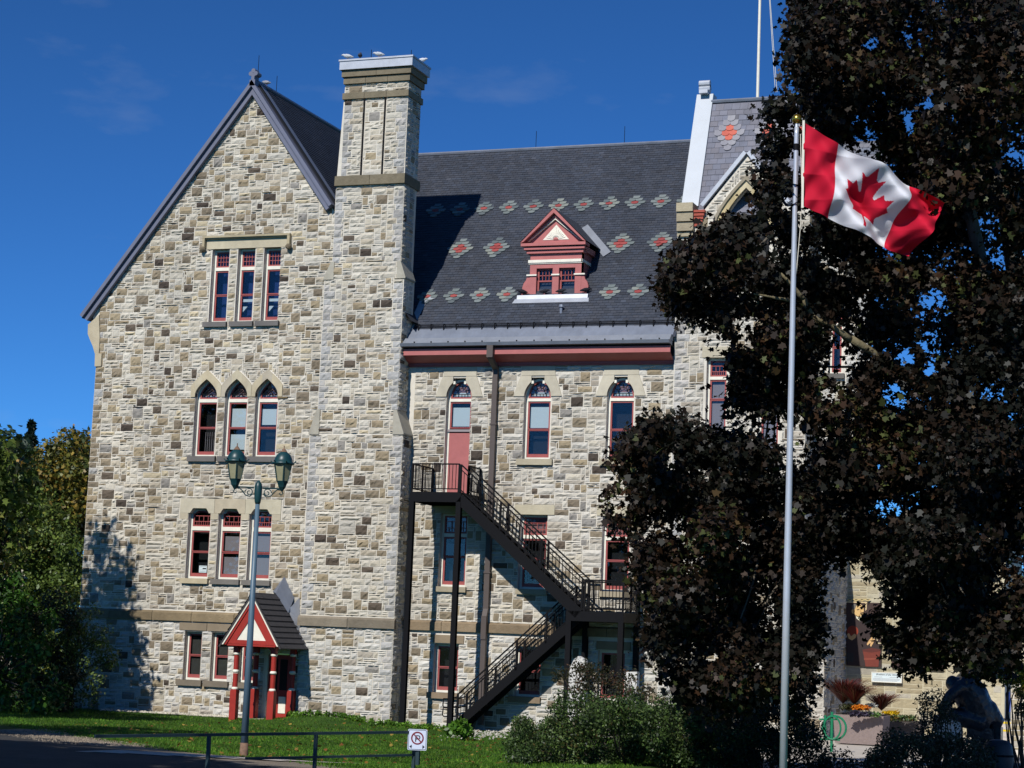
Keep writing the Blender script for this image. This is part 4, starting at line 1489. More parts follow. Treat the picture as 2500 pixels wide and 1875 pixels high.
# roof shells with courses of shingles
for s in (-1, 1):
    sh = MB()
    L = math.hypot(1.16, PZ - EZ + .09)
    ux, uz = s * 1.16 / L, -(PZ - EZ + .09) / L
    nx_, nz_ = -uz * s, ux * s
    def P(u, y, d):
        return (PX + ux * u + nx_ * s * d * s, y, PZ + .03 + uz * u + nz_ * d)
    sh._add([P(0, YF - .09, 0), P(L, YF - .09, 0), P(L, 0, 0), P(0, 0, 0), P(0, YF - .09, -.05), P(L, YF - .09, -.05), P(L, 0, -.05), P(0, 0, -.05)],
            [(0, 1, 2, 3), (7, 6, 5, 4), (0, 4, 5, 1), (1, 5, 6, 2)])
    ro = sh.build('roof_panel', SHINGLE, porch)
    n = 10
    for k in range(n):
        u0, u1 = L * k / n, L * (k + 1) / n + .02
        y = YF - .10
        R = random.Random(k * 7 + s)
        y -= R.uniform(0, .3)
        first = True
        while y < -.25:
            w = .62
            a, b = max(y, YF - .10), min(y + w, -.22)
            y += w
            if b - a < .05:
                continue
            q = MB()
            q._add([P(u0, a + .004, .012), P(u1, a + .004, .042), P(u1, b - .004, .042), P(u0, b - .004, .012), P(u1, a + .004, .0), P(u1, b - .004, .0)], [(0, 1, 2, 3), (1, 4, 5, 2)])
            q.build('shingle', SHINGLE, ro)
# metal cricket and flashings against the wall
ck_ = MB()
ck_._add([(PX, -.62, PZ + .06), (PX - .42, -.02, PZ + .12), (PX, -.02, PZ + .66), (PX + .42, -.02, PZ - .05), (PX + .46, -.50, PZ - .6)], [(0, 1, 2), (0, 2, 3), (0, 3, 4)])
ck_.build('metal_cricket', LEAD, porch)
fl = MB()
fl._add([(PX + .40, -.42, PZ - .50), (PX + .62, -.03, PZ - .05), (PX + .70, -.03, PZ - .85), (PX + .62, -.40, PZ - .88)], [(0, 3, 2, 1)])
fl._add([(PX + .62, -.40, PZ - .88), (PX + .70, -.03, PZ - .85), (PX + 1.06, -.03, PZ - 1.58), (PX + 1.14, -.40, PZ - 1.72)], [(0, 3, 2, 1)])
fl.build('step_flashing', ZINC, porch)
# door under the porch
pd = MB(); pd.box(1.58, 2.37, .08, .13, 0.0, 2.2)
pdo = pd.build('door', REDDEEP, porch, label='red panelled door inside the porch')
for x0, x1, z0, z1 in ((1.66, 1.93, .22, .78), (2.02, 2.29, .22, .78), (1.66, 1.93, 1.0, 2.05), (2.02, 2.29, 1.0, 2.05)):
    MB().box(x0, x1, .062, .079, z0, z1).build('door_panel', CREAM if z1 < 1 else DARKROOM, pdo)
MB().box(1.50, 1.58, .0, .14, 0, 2.25).build('door_jamb', CREAM, porch)
MB().box(2.37, 2.45, .02, .14, 0, 2.25).build('door_jamb', REDDEEP, porch)
MB().box(1.35, 2.75, -1.2, .0, -.05, .03).build('step_slab', PAVE, porch)
MB().box(1.2, 1.33, -.06, -.02, 1.35, 1.75).build('notice_board', BLIND, porch)

# ============================================================ FIRE ESCAPE
fe = thing('fire_escape', 'black steel fire escape stair with two landings against the stone wing', 'fire escape', (11, -.5, 0))
YA, YB_ = -1.43, .44
YM = -.69


def landing(x0, x1, zt, zb, nm):
    m = MB()
    m.box(x0, x1, YA - .0, YA + .07, zb, zt); m.box(x0, x1, YB_ - .07, YB_, zb, zt)
    m.box(x0, x0 + .07, YA + .07, YB_ - .07, zb, zt); m.box(x1 - .07, x1, YA + .07, YB_ - .07, zb, zt)
    fr = m.build('landing_frame', BLACKIRON, fe)
    g = MB()
    y = YA + .09
    while y < YB_ - .1:
        g.box(x0 + .08, x1 - .08, y, y + .03, zt - .045, zt - .005)
        y += .055
    g.build('deck_grating', BLACKIRON, fr)


landing(7.20, 9.02, 7.77, 7.44, 'upper')
landing(12.80, 14.72, 4.02, 3.70, 'lower')


def rail(p0, p1, h, post_every=1.4, low=.08, hand=True, nm='railing', bal=.115, ends=(True, True), band=.16):
    p0, p1 = Vector(p0), Vector(p1)
    d = p1 - p0
    L = Vector((d.x, d.y, 0)).length
    up = Vector((0, 0, 1))
    r = MB()
    r.beam(p0 + up * h, p1 + up * h, .045, .045)
    r.beam(p0 + up * low, p1 + up * low, .035, .035)
    if hand:
        r.beam(p0 + up * (h - band), p1 + up * (h - band), .03, .03)
    ro = r.build(nm, BLACKIRON, fe)
    n = max(1, int(round(L / post_every)))
    for k in range(n + 1):
        if (k == 0 and not ends[0]) or (k == n and not ends[1]):
            continue
        a = p0 + d * k / n
        MB().box(a.x - .03, a.x + .03, a.y - .03, a.y + .03, a.z - .05, a.z + h).build('rail_post', BLACKIRON, ro)
    nb = int(L / bal)
    for k in range(1, nb):
        a = p0 + d * k / nb
        MB().box(a.x - .009, a.x + .009, a.y - .009, a.y + .009, a.z + low, a.z + h - (band if hand else 0)).build('baluster', BLACKIRON, ro)
    return ro


rail((7.24, YA + .04, 7.80), (8.92, YA + .04, 7.80), .90, 1.7, hand=False)
rail((7.24, YA + .04, 7.80), (7.24, .40, 7.80), .90, .95, hand=False, ends=(False, True))
rail((8.98, YM, 7.80), (8.98, .40, 7.80), .90, 1.2, hand=False)
# upper flight
U0, U1 = (8.98, 7.70), (13.22, 4.03)
for y in (YA + .03, YM):
    m = MB()
    m.beam((U0[0] - .02, y, U0[1] - .13), (U1[0], y, U1[1] - .10), .06, .34, (0, 0, 1))
    m.build('stringer', BLACKIRON, fe)
    rail((U0[0] + .0, y, U0[1] + .10), (U1[0] + .1, y, U1[1] + .14), .88, 1.35, .06)
nt_ = 19
for k in range(nt_):
    x = U0[0] + (U1[0] - U0[0]) * (k + .5) / nt_
    z = U0[1] + (U1[1] - U0[1]) * (k + 1) / nt_ + .02
    MB().box(x - .14, x + .14, YA + .06, YM - .03, z - .04, z).build('tread', BLACKIRON, fe)
# lower landing rails
rail((13.4, YA + .04, 4.05), (14.68, YA + .04, 4.05), .96, 1.3, hand=False)
rail((14.68, YA + .04, 4.05), (14.68, .40, 4.05), .96, .95, hand=False, ends=(False, True))
rail((12.95, .38, 4.05), (14.6, .38, 4.05), .96, 1.6, hand=False)
m = MB(); m.tube([(13.34, YA + .05, 4.9), (13.5, YA + .05, 5.0), (13.68, YA + .05, 4.98), (13.70, YA + .05, 4.3), (13.66, YA + .05, 4.05)], .035, 6); m.beam((13.36, YA + .05, 4.55), (13.68, YA + .05, 4.2), .04, .04); m.build('hand_loop', BLACKIRON, fe)
# lower flight
V0, V1 = (8.78, .12), (12.86, 3.86)
for y in (-.58, .22):
    m = MB(); m.beam((V0[0], y, V0[1] - .02), (V1[0], y, V1[1] - .12), .06, .28); m.build('stringer', BLACKIRON, fe)
    rail((V0[0] + .1, y, V0[1] + .14), (V1[0], y, V1[1] + .06), .92, 1.1, .06)
nt_ = 19
for k in range(nt_):
    x = V0[0] + (V1[0] - V0[0]) * (k + .5) / nt_
    z = V0[1] + (V1[1] - V0[1]) * (k + .6) / nt_ + .03
    MB().box(x - .14, x + .14, -.55, .19, z - .04, z).build('tread', BLACKIRON, fe)
for y in (-.58, .22):
    for dz_ in (.62, .92):
        m = MB(); m.tube([(8.86, y, .18 + dz_), (8.62, y, .10 + dz_), (8.38, y, .10 + dz_), (8.36, y, dz_ - .12), (8.40, y, dz_ - .18), (8.84, y, dz_ - .16)], .022, 6); m.build('hand_loop', BLACKIRON, fe)
for x, y, z in ((7.28, YA + .06, 7.45), (8.95, YA + .06, 7.45), (12.90, YA + .06, 3.71), (14.64, YA + .06, 3.71), (14.64, .36, 3.71), (12.90, .36, 3.71)):
    g0 = float(terrain(x, y))
    m = MB(); m.box(x - .085, x + .085, y - .085, y - .065, g0 - .1, z); m.box(x - .085, x + .085, y + .065, y + .085, g0 - .1, z); m.box(x - .02, x + .02, y - .065, y + .065, g0 - .1, z)
    m.build('column', BLACKIRON, fe)
    MB().box(x - .14, x + .14, y - .14, y + .14, g0 - .05, g0 + .02).build('base_plate', BLACKIRON, fe)

# ============================================================ STREET LAMP
lb = hit_ground(594.6, 1849)
LD = float((lb - CAM) @ _fw)
LT = at(635, 1185, LD)
LH = LT[2]
GREENP = mat('lamp_green', lin((24, 62, 66)), .4, .15, 6, spec=.5)
POLEP = mat('lamp_pole_blue', lin((84, 108, 124)), .45, .12, 4, spec=.5, streak=True)
RUSTP = mat('lamp_rust', lin((122, 96, 78)), .9, .4, 14)
lamp = thing('street_lamp', 'green double lantern street lamp on a slim blue grey pole on the lawn', 'street lamp', tuple(lb))
lx, ly, lz = lb
k_ = LD / 4841.7           # metres per source pixel at the lamp
p = MB(); p.lathe(lx, ly, [(.072, lz + .26), (.060, lz + 2.2), (.042, LH - .30)], 10); p.build('pole', POLEP, lamp, smooth=True)
p = MB(); p.lathe(lx, ly, [(.085, lz - .05), (.085, lz + .02), (.075, lz + .27)], 10); p.build('pole_foot', RUSTP, lamp, smooth=True)
p = MB(); p.lathe(lx, ly, [(.044, LH - .31), (.058, LH - .27), (.072, LH - .16), (.074, LH + .02), (.06, LH + .08), (.03, LH + .12), (.004, LH + .15)], 12); p.build('hub', GREENP, lamp, smooth=True)
adir = np.array([_rt[0], _rt[1], 0.0]); adir /= np.linalg.norm(adir)
adir = adir * math.cos(.12) + np.array([-adir[1], adir[0], 0]) * math.sin(.12)
FROST = mat('lantern_glass', lin((150, 148, 118)), .35, .15, 8, spec=.5)
for s in (-1, 1):
    ax = 58 * k_
    c = np.array([lx, ly, 0]) + adir * s * ax
    z0 = LH + 2 * k_

    def ap_(t, z):
        q = np.array([lx, ly, 0]) + adir * s * t
        return (q[0], q[1], z)
    ar = MB()
    ar.tube([ap_(.08, LH + .0), ap_(ax, LH + .0)], .016, 6)
    sc = [ap_(.10, LH - .12), ap_(.16, LH - .17), ap_(.24, LH - .15), ap_(.30, LH - .07), ap_(.36, LH - .02), ap_(.44, LH - .03), ap_(.47, LH - .09), ap_(.43, LH - .12), ap_(.40, LH - .09)]
    ar.tube(sc, .012, 5)
    sp = []
    for q in range(16):
        an = q * .55; rr = .085 * (1 - q / 19)
        sp.append(ap_(.17 + rr * math.cos(an), LH - .09 + rr * math.sin(an)))
    ar.tube(sp, .010, 5)
    ar.build('arm', GREENP, lamp)
    u = k_ * 1.08
    zb = LH - 6 * u
    prof = [(2 * u, zb), (9 * u, zb + 10 * u), (10 * u, zb + 14 * u), (14 * u, zb + 24 * u)]
    m = MB(); m.lathe(c[0], c[1], prof, 8); la = m.build('lantern', GREENP, lamp)
    m = MB(); m.lathe(c[0], c[1], [(13.5 * u, zb + 24 * u), (22 * u, zb + 63 * u)], 6); m.build('lantern_pane', FROST, la)
    m = MB()
    for q in range(6):
        an = 2 * math.pi * q / 6
        m.tube([(c[0] + 14 * u * math.cos(an), c[1] + 14 * u * math.sin(an), zb + 23 * u), (c[0] + 22.6 * u * math.cos(an), c[1] + 22.6 * u * math.sin(an), zb + 64 * u)], 1.1 * u, 4)
    m.build('lantern_bar', GREENP, la)
    m = MB(); m.lathe(c[0], c[1], [(25 * u, zb + 62 * u), (26 * u, zb + 66 * u), (21 * u, zb + 68 * u), (20 * u, zb + 76 * u), (16 * u, zb + 84 * u), (9 * u, zb + 90 * u), (6 * u, zb + 92 * u)], 14); m.build('lantern_dome', GREENP, la, smooth=True)
    m = MB(); m.lathe(c[0], c[1], [(8.5 * u, zb + 91 * u), (4 * u, zb + 97 * u), (1.2 * u, zb + 100 * u), (1.2 * u, zb + 106 * u)], 10); m.build('lantern_cap', RUSTP, la)
    m = MB()
    for q in range(6):
        an = 2 * math.pi * q / 6 + .2
        m.beam((c[0] + 24 * u * math.cos(an), c[1] + 24 * u * math.sin(an), zb + 65 * u), (c[0] + 30 * u * math.cos(an), c[1] + 30 * u * math.sin(an), zb + 70 * u), 2.2 * u, 2.2 * u)
    m.build('lantern_crest', GREENP, la)

# ============================================================ FENCE AND SIGN
FENP = mat('fence_green', lin((40, 58, 62)), .5, .15, 6, spec=.4)
RZ = 1.54
fen = thing('railing_fence', 'low dark green pipe railing in front of the lawn', 'fence', (FB[0], FB[1], float(terrain(*FB))))
F0 = on = at(232, 1799, 26.6)[:2]
Fp = [at(511, 1793, 28.3)[:2], at(772, 1789, 29.8)[:2], at(1013, 1785, 31.2)[:2]]
m = MB(); m.beam((F0[0], F0[1], RZ), (Fp[2][0], Fp[2][1], RZ), .042, .042); m.build('top_rail', FENP, fen)
q0 = at(600, 1851, 28.8)
m = MB(); m.beam((q0[0], q0[1], RZ - .36), (Fp[2][0], Fp[2][1], RZ - .355), .036, .036); m.build('lower_rail', FENP, fen)
for q in Fp:
    m = MB(); m.box(q[0] - .024, q[0] + .024, q[1] - .024, q[1] + .024, float(terrain(q[0], q[1])) - .2, RZ); m.build('post', FENP, fen)
sgn = at(1019, 1806, 31.05)
sign = thing('parking_sign', 'square white no parking sign with red ring at the end of the railing', 'sign', tuple(sgn))
sr = Vector((_rt[0], _rt[1], 0)).normalized()
# plate faces the camera side, turned a little
face = Vector((CAM[0] - sgn[0], CAM[1] - sgn[1], 0)).normalized()
face.rotate(Matrix.Rotation(rad(-6), 3, 'Z'))
sr = Vector((0, 0, 1)).cross(face).normalized()
SC = Vector(sgn)
HS = .150


def sgp(u, v, d=0.0):
    return tuple(SC + sr * u + Vector((0, 0, 1)) * v + face * d)


def plate(poly, d0, d1, name, m_, par):
    n = len(poly)
    mb = MB()
    mb._add([sgp(u, v, d1) for u, v in poly] + [sgp(u, v, d0) for u, v in poly], [tuple(range(n)), tuple(range(2 * n - 1, n - 1, -1))] + [(i, i + n, (i + 1) % n + n, (i + 1) % n) for i in range(n)])
    return mb.build(name, m_, par)


def rrect(hu, hv, r, n=5):
    out = []
    for cu, cv, a0 in ((hu - r, hv - r, 0), (-hu + r, hv - r, 90), (-hu + r, -hv + r, 180), (hu - r, -hv + r, 270)):
        for k in range(n + 1):
            a = rad(a0 + 90 * k / n)
            out.append((cu + r * math.cos(a), cv + r * math.sin(a)))
    return out


SIGNW = mat('sign_white', lin((206, 214, 230)), .5, .03)
SIGNK = mat('sign_black', (.012, .014, .022), .5, 0)
SIGNR = mat('sign_red', lin((118, 16, 30)), .5, .03)
HV = .162
pl = plate(rrect(HS, HV, .02), 0, .006, 'plate', SIGNW, sign)


def plate_ring(o, i, d0, d1, name, m_):
    n = len(o)
    mb = MB()
    mb._add([sgp(u, v, d1) for u, v in o] + [sgp(u, v, d1) for u, v in i] + [sgp(u, v, d0) for u, v in o] + [sgp(u, v, d0) for u, v in i],
            sum([[(k, (k + 1) % n, (k + 1) % n + n, k + n), (k, k + 2 * n, (k + 1) % n + 2 * n, (k + 1) % n), (k + n, (k + 1) % n + n, (k + 1) % n + 3 * n, k + 3 * n)] for k in range(n)], []))
    return mb.build(name, m_, sign)


plate_ring(rrect(HS - .010, HV - .010, .016), rrect(HS - .017, HV - .017, .012), .006, .0075, 'border', SIGNK)
circ = lambda r, cu=0, cv=.025, n=28: [(cu + r * math.cos(2 * math.pi * k / n), cv + r * math.sin(2 * math.pi * k / n)) for k in range(n)]
plate_ring(circ(.100), circ(.079), .006, .0095, 'ring', SIGNR)
# letter P
plate([(-.034, .066), (-.034, -.032), (-.018, -.032), (-.018, .066)][::-1], .006, .008, 'letter', SIGNK, sign)
bow = [(-.018, .066 + .004)] + [(.014 + .032 * math.cos(a), .037 + .033 * math.sin(a)) for a in [rad(90 - 180 * k / 10) for k in range(11)]] + [(-.018, .004)] + [(-.018, .019)] + [(.014 + .016 * math.cos(a), .037 + .018 * math.sin(a)) for a in [rad(-90 + 180 * k / 10) for k in range(11)]] + [(-.018, .055)]
plate(bow[::-1], .006, .008, 'letter', SIGNK, sign)
c45 = math.sqrt(.5)
plate([(-.066 - .009 * c45, .091 - .009 * c45), (-.066 + .009 * c45, .091 + .009 * c45), (.066 + .009 * c45, -.041 + .009 * c45), (.066 - .009 * c45, -.041 - .009 * c45)][::-1], .006, .0102, 'slash', SIGNR, sign)
for s in (-1, 1):
    a = [(s * .122, -.108), (s * .082, -.076), (s * .088, -.100), (s * .076, -.108), (s * .088, -.116), (s * .082, -.140)]
    plate(a if s < 0 else a[::-1], .006, .008, 'arrow', SIGNK, sign)
m = MB(); m.box(sgn[0] - .03, sgn[0] + .03, sgn[1] + .02, sgn[1] + .07, RZ - .5, RZ + .05); m.build('back_bracket', FENP, sign)

# ============================================================ FLAGPOLE AND FLAG
FD = 30.0
ft, fb_ = at(1945.5, 285, FD), at(1912, 1875, FD)
ALU = mat('aluminium', lin((196, 201, 208)), .35, .06, 5, metal=.3, spec=.5)
GOLD = mat('gold_ball', lin((196, 164, 74)), .25, .08, 5, metal=.9)
fx_, fy_ = (ft[0] + fb_[0]) / 2, (ft[1] + fb_[1]) / 2
fg = float(terrain(fx_, fy_))
fp = thing('flagpole', 'tall silver flagpole with gold ball standing before the maple tree', 'flagpole', (fx_, fy_, fg))
m = MB(); m.lathe(fx_, fy_, [(.060, fg - .2), (.055, 4.0), (.046, 7.2), (.036, ft[2] - .1), (.034, ft[2])], 16); m.build('pole', ALU, fp, smooth=True)
m = MB(); m.lathe(fx_, fy_, [(.044, ft[2] - .36), (.044, ft[2] - .26)], 14); m.build('collar', BLACKIRON, fp)
m = MB(); m.lathe(fx_, fy_, [(.03, ft[2]), (.026, ft[2] + .06)], 10); m.build('truck', ALU, fp)
m = MB(); m.blob(fx_, fy_, ft[2] + .135, .078, .078, .078, 18, 12); m.build('ball', GOLD, fp, smooth=True)
m = MB()
hx = np.array([_rt[0], _rt[1], 0]); hx /= np.linalg.norm(hx)
m.tube([(fx_ + hx[0] * .06, fy_ + hx[1] * .06, ft[2] - .1), (fx_ + hx[0] * .10, fy_ + hx[1] * .10, ft[2] - 1.0), (fx_ + hx[0] * .09, fy_ + hx[1] * .09, ft[2] - 1.55), (fx_ + hx[0] * .04, fy_ + hx[1] * .04, ft[2] - 2.3)], .006, 5)
m.build('halyard', CREAM, fp)

# flag: corners as it hangs, cloth pushed into diagonal folds
fvw = Vector(_fw)
FC = [Vector(at(1962, 297, FD - .02)), Vector(at(2318, 492, FD - .55)), Vector(at(2228, 632, FD - .45)), Vector(at(1959, 501, FD - .02))]
LEAF = [(0, 1.0), (.13, .74), (.19, .70), (.34, .78), (.23, .29), (.27, .24), (.31, .26), (.50, .47), (.555, .36), (.59, .33), (.79, .38), (.725, .16), (.73, .11), (.82, .06), (.46, -.24), (.44, -.29), (.48, -.42), (.06, -.345), (.035, -.37), (.055, -.78)]
LEAF = LEAF + [(-x, y) for x, y in LEAF[::-1][:-1]] + []


def in_poly(p, poly):
    c = False
    j = len(poly) - 1
    for i in range(len(poly)):
        if (poly[i][1] > p[1]) != (poly[j][1] > p[1]) and p[0] < (poly[j][0] - poly[i][0]) * (p[1] - poly[i][1]) / (poly[j][1] - poly[i][1]) + poly[i][0]:
            c = not c
        j = i
    return c


NU, NV = 300, 150
FRED, FWHT = lin((222, 34, 62)), lin((240, 240, 244))
vs, cs = [], []
for j in range(NV + 1):
    v = j / NV            # 0 top .. 1 bottom
    for i in range(NU + 1):
        u = i / NU
        top = FC[0].lerp(FC[1], u)
        bot = FC[3].lerp(FC[2], u)
        P = top.lerp(bot, v)
        # top edge sags, lower edge scallops
        P = P + Vector((0, 0, 1)) * (-.05 * math.sin(math.pi * u) * (1 - v) + .055 * math.sin(2.2 * math.pi * u + .5) * v * u)
        ph = 2 * math.pi * (1.45 * u - .95 * v + .08 * math.sin(3 * u + 2 * v))
        amp = .31 * min(1, u * 1.7)
        dpt = amp * (math.sin(ph) + .38 * math.sin(2 * ph + .4)) + .07 * min(1, u * 3) * math.sin(2 * math.pi * (3.1 * u + 1.1 * v) + 1.1)
        dpt += .035 * abs(math.sin(math.pi * (3.2 * v + 2.2 * u))) * (1 - .5 * u) + .02 * math.sin(2 * math.pi * (2.4 * v + 7 * u) + .6)
        dpt += .09 * max(0, u - .72) * math.sin(2 * math.pi * (2.2 * v + .2)) * 3
        P = P + fvw * dpt + Vector(_rt) * (.03 * math.sin(ph + 1.0) * min(1, u * 2))
        vs.append(tuple(P))
        x, y = (u - .5) * 2, .5 - v           # flag units, height 1 -> y -.5...5, x -1..1
        red = abs(x) > .5 or in_poly(((x - .02) / .43, y / .47 + .10), LEAF)
        cs.append(FRED if red else FWHT)
fs = [(j * (NU + 1) + i, j * (NU + 1) + i + 1, (j + 1) * (NU + 1) + i + 1, (j + 1) * (NU + 1) + i) for j in range(NV) for i in range(NU)]
fl_ = MB(); fl_.v, fl_.f, fl_.c = vs, fs, cs
FLAGM = leaf_mat('flag_cloth', trans=.3, rough=.75, spec=.15)
flag = thing('flag', 'red and white maple leaf flag flying from the silver flagpole', 'flag', tuple(FC[0]))
fl_.build('cloth', FLAGM, flag, smooth=True)
m = MB(); m.beam(tuple(FC[0] + Vector((0, 0, .02))), tuple(FC[3] - Vector((0, 0, .04))), .035, .012); m.build('hoist_band', CREAM, flag)

# roof flagpole with stay wires behind the tower ridge
rp_ = thing('roof_flagpole', 'thin white flagpole rising above the tower ridge into the sky', 'flagpole', (18.2, 3.2, 21.3))
b0, b1 = on_y(1849, 262, 3.2), on_y(1856, -40, 3.2)
m = MB(); m.tube([(b0[0], 3.2, 20.9), (b0[0], 3.2, b1[2])], [.055, .045], 8); m.build('pole', CREAM, rp_)
c0, c1 = on_y(1893, 225, 3.2), on_y(1876, -40, 3.2)
m = MB(); m.tube([(c0[0], 3.2, c0[2]), (c1[0], 3.2, c1[2])], .009, 4); m.tube([(c0[0] + .06, 3.2, c0[2]), (c1[0] + .02, 3.2, c1[2])], .009, 4); m.build('stay_wire', CREAM, rp_)

# ============================================================ PIGEONS
def pigeon(p, head, c, label, s=1.0, low=False):
    root = thing('pigeon', label, 'pigeon', tuple(p), group='pigeons on the roof and chimney')
    m = MB()
    d = Vector((math.cos(head), math.sin(head), 0))
    P = Vector(p)
    up = Vector((0, 0, 1))
    pts = [P - d * .17 * s + up * .09 * s, P - d * .11 * s + up * .10 * s, P - d * .03 * s + up * .115 * s, P + d * .05 * s + up * .13 * s, P + d * .10 * s + up * (.17 if not low else .14) * s, P + d * .125 * s + up * (.22 if not low else .16) * s, P + d * .155 * s + up * (.225 if not low else .155) * s, P + d * .19 * s + up * (.215 if not low else .15) * s]
    m.tube(pts, [.012 * s, .035 * s, .062 * s, .062 * s, .042 * s, .030 * s, .026 * s, .006 * s], 8, tuple(lin(c)))
    m.build('body', ASHLAR, root, smooth=True)
    q = MB()
    for k in (-.02, .02):
        q.box(p[0] - .006 + k, p[0] + .006 + k, p[1] - .006, p[1] + .006, p[2], p[2] + .07 * s)
    q.build('legs', ROSE, root)
    w = MB()
    sd = Vector((-d.y, d.x, 0))
    for k in (-1, 1):
        w._add([tuple(P + d * .06 * s + sd * k * .058 * s + up * .15 * s), tuple(P - d * .13 * s + sd * k * .03 * s + up * .115 * s), tuple(P - d * .04 * s + sd * k * .066 * s + up * .085 * s)], [(0, 1, 2)], tuple(v * .7 for v in lin(c)))
    w.build('wing', ASHLAR, root)


pigeon((3.65, -.45, 23.04), 3.3, (196, 198, 200), 'pale pigeon at the left end of the chimney cap', 1.25, True)
pigeon((4.12, -.45, 23.04), 1.9, (66, 66, 72), 'dark pigeon standing upright on the chimney cap', 1.25)
pigeon((4.85, -.45, 23.04), 3.2, (190, 194, 198), 'pale pigeon in the middle of the chimney cap', 1.25, True)
pigeon((6.05, .55, 23.04), 0.1, (208, 210, 212), 'white pigeon at the right edge of the chimney cap', 1.2, True)
pigeon((-.16, .8, 22.68), 2.9, (150, 152, 160), 'grey pigeon on the ridge of the gable roof', 1.2, True)
pigeon((9.82, 1.5, 14.84), 3.3, (36, 36, 42), 'black pigeon at the left corner of the dormer ledge', 1.15, True)
pigeon((10.62, 1.5, 14.84), .2, (40, 40, 46), 'dark pigeon under the left dormer window', 1.05, True)
pigeon((11.22, 1.5, 14.84), .2, (46, 46, 50), 'dark pigeon under the right dormer window', 1.05, True)
pigeon((12.12, 1.5, 14.84), .4, (34, 34, 40), 'black pigeon at the right corner of the dormer ledge', 1.15, True)

# ============================================================ FOLIAGE TOOLS
MAPLE = [(0, -.5), (.38, -.38), (.26, -.06), (.5, .14), (.19, .17), (0, .54), (-.19, .17), (-.5, .14), (-.26, -.06), (-.38, -.38)]
OVAL = [(0, -.5), (.24, -.16), (.22, .16), (0, .5), (-.22, .16), (-.24, -.16)]
DIAMOND = [(0, -.5), (.25, 0), (0, .5), (-.25, 0)]


def proj_np(P):
    v = P - CAM
    z = v @ _fw
    return 1250 + F_PX * (v @ _rt) / z, 937.5 - F_PX * (v @ _up) / z, z


def leaf_positions(lobes, n, shell=.45, fuzz=.10):
    C = np.array([l[0] for l in lobes], float)
    Rr = np.array([l[1] if hasattr(l[1], '__len__') else (l[1],) * 3 for l in lobes], float)
    w = Rr.prod(1) ** (2 / 3)
    idx = nrg.choice(len(lobes), n, p=w / w.sum())
    d = nrg.normal(size=(n, 3)); d /= np.linalg.norm(d, axis=1)[:, None]
    r = shell + (1 - shell) * nrg.random(n) ** .6
    r *= nrg.normal(1, fuzz, n)
    return C[idx] + d * Rr[idx] * r[:, None], d


def leaf_mesh(name, P, outward, tpl, size, pal, m, parent=None, smooth_n=.5, droop=.0, kind='stuff', jit=.25, flat=.35, clump=None, **tags):
    n = len(P)
    k = len(tpl)
    nor = outward * smooth_n + nrg.normal(size=(n, 3)) * .55 + np.array([0, 0, flat])
    nor /= np.linalg.norm(nor, axis=1)[:, None]
    t = np.cross(nor, nrg.normal(size=(n, 3))); t /= np.linalg.norm(t, axis=1)[:, None]
    if droop:
        dn = np.array([0, 0, -1.0]) - nor * (nor @ np.array([0, 0, -1.0]))[:, None]
        t = t * (1 - droop) + dn * droop
        t /= np.linalg.norm(t, axis=1)[:, None]
    b = np.cross(nor, t)
    s = size * np.clip(nrg.normal(1, jit, n), .5, 1.7)
    T = np.array(tpl, float)
    V = P[:, None, :] + (b[:, None, :] * T[None, :, 0:1] + t[:, None, :] * T[None, :, 1:2]) * s[:, None, None]
    V = V - nor[:, None, :] * (np.abs(T[None, :, 0:1]) * .35 * s[:, None, None])
    me = bpy.data.meshes.new(name)
    o0 = np.array(ORG.get(parent.name, (0, 0, 0))) if parent else np.zeros(3)
    V = (V - o0).reshape(-1, 3).astype(np.float32)
    me.vertices.add(n * k); me.loops.add(n * k); me.polygons.add(n)
    me.vertices.foreach_set('co', V.ravel())
    me.loops.foreach_set('vertex_index', np.arange(n * k, dtype=np.int32))
    me.polygons.foreach_set('loop_start', (np.arange(n) * k).astype(np.int32))
    me.polygons.foreach_set('loop_total', np.full(n, k, np.int32))
    cols = np.array([lin(c) for c, _ in pal]); wts = np.array([w for _, w in pal], float)
    if clump is None:
        ci = nrg.choice(len(pal), n, p=wts / wts.sum())
    else:
        ph = np.sin(P[:, 0] * clump + 1.3 * np.sin(P[:, 2] * clump * .8)) * np.cos(P[:, 2] * clump * 1.1 + P[:, 1] * clump * .7)
        q = np.clip((ph * .35 + .5) + nrg.normal(0, .22, n), 0, .999)
        cum = np.cumsum(wts / wts.sum())
        ci = np.searchsorted(cum, q)
    cc = cols[ci] * np.clip(nrg.normal(1, .18, n), .5, 1.6)[:, None]
    buf = np.ones((n, k, 4), np.float32)
    buf[:, :, :3] = cc[:, None, :]
    a = me.attributes.new('Col', 'FLOAT_COLOR', 'POINT')
    a.data.foreach_set('color', buf.ravel())
    me.materials.append(m)
    me.update(calc_edges=True)
    me.validate()
    return link(name, me, parent, kind=kind, **tags)


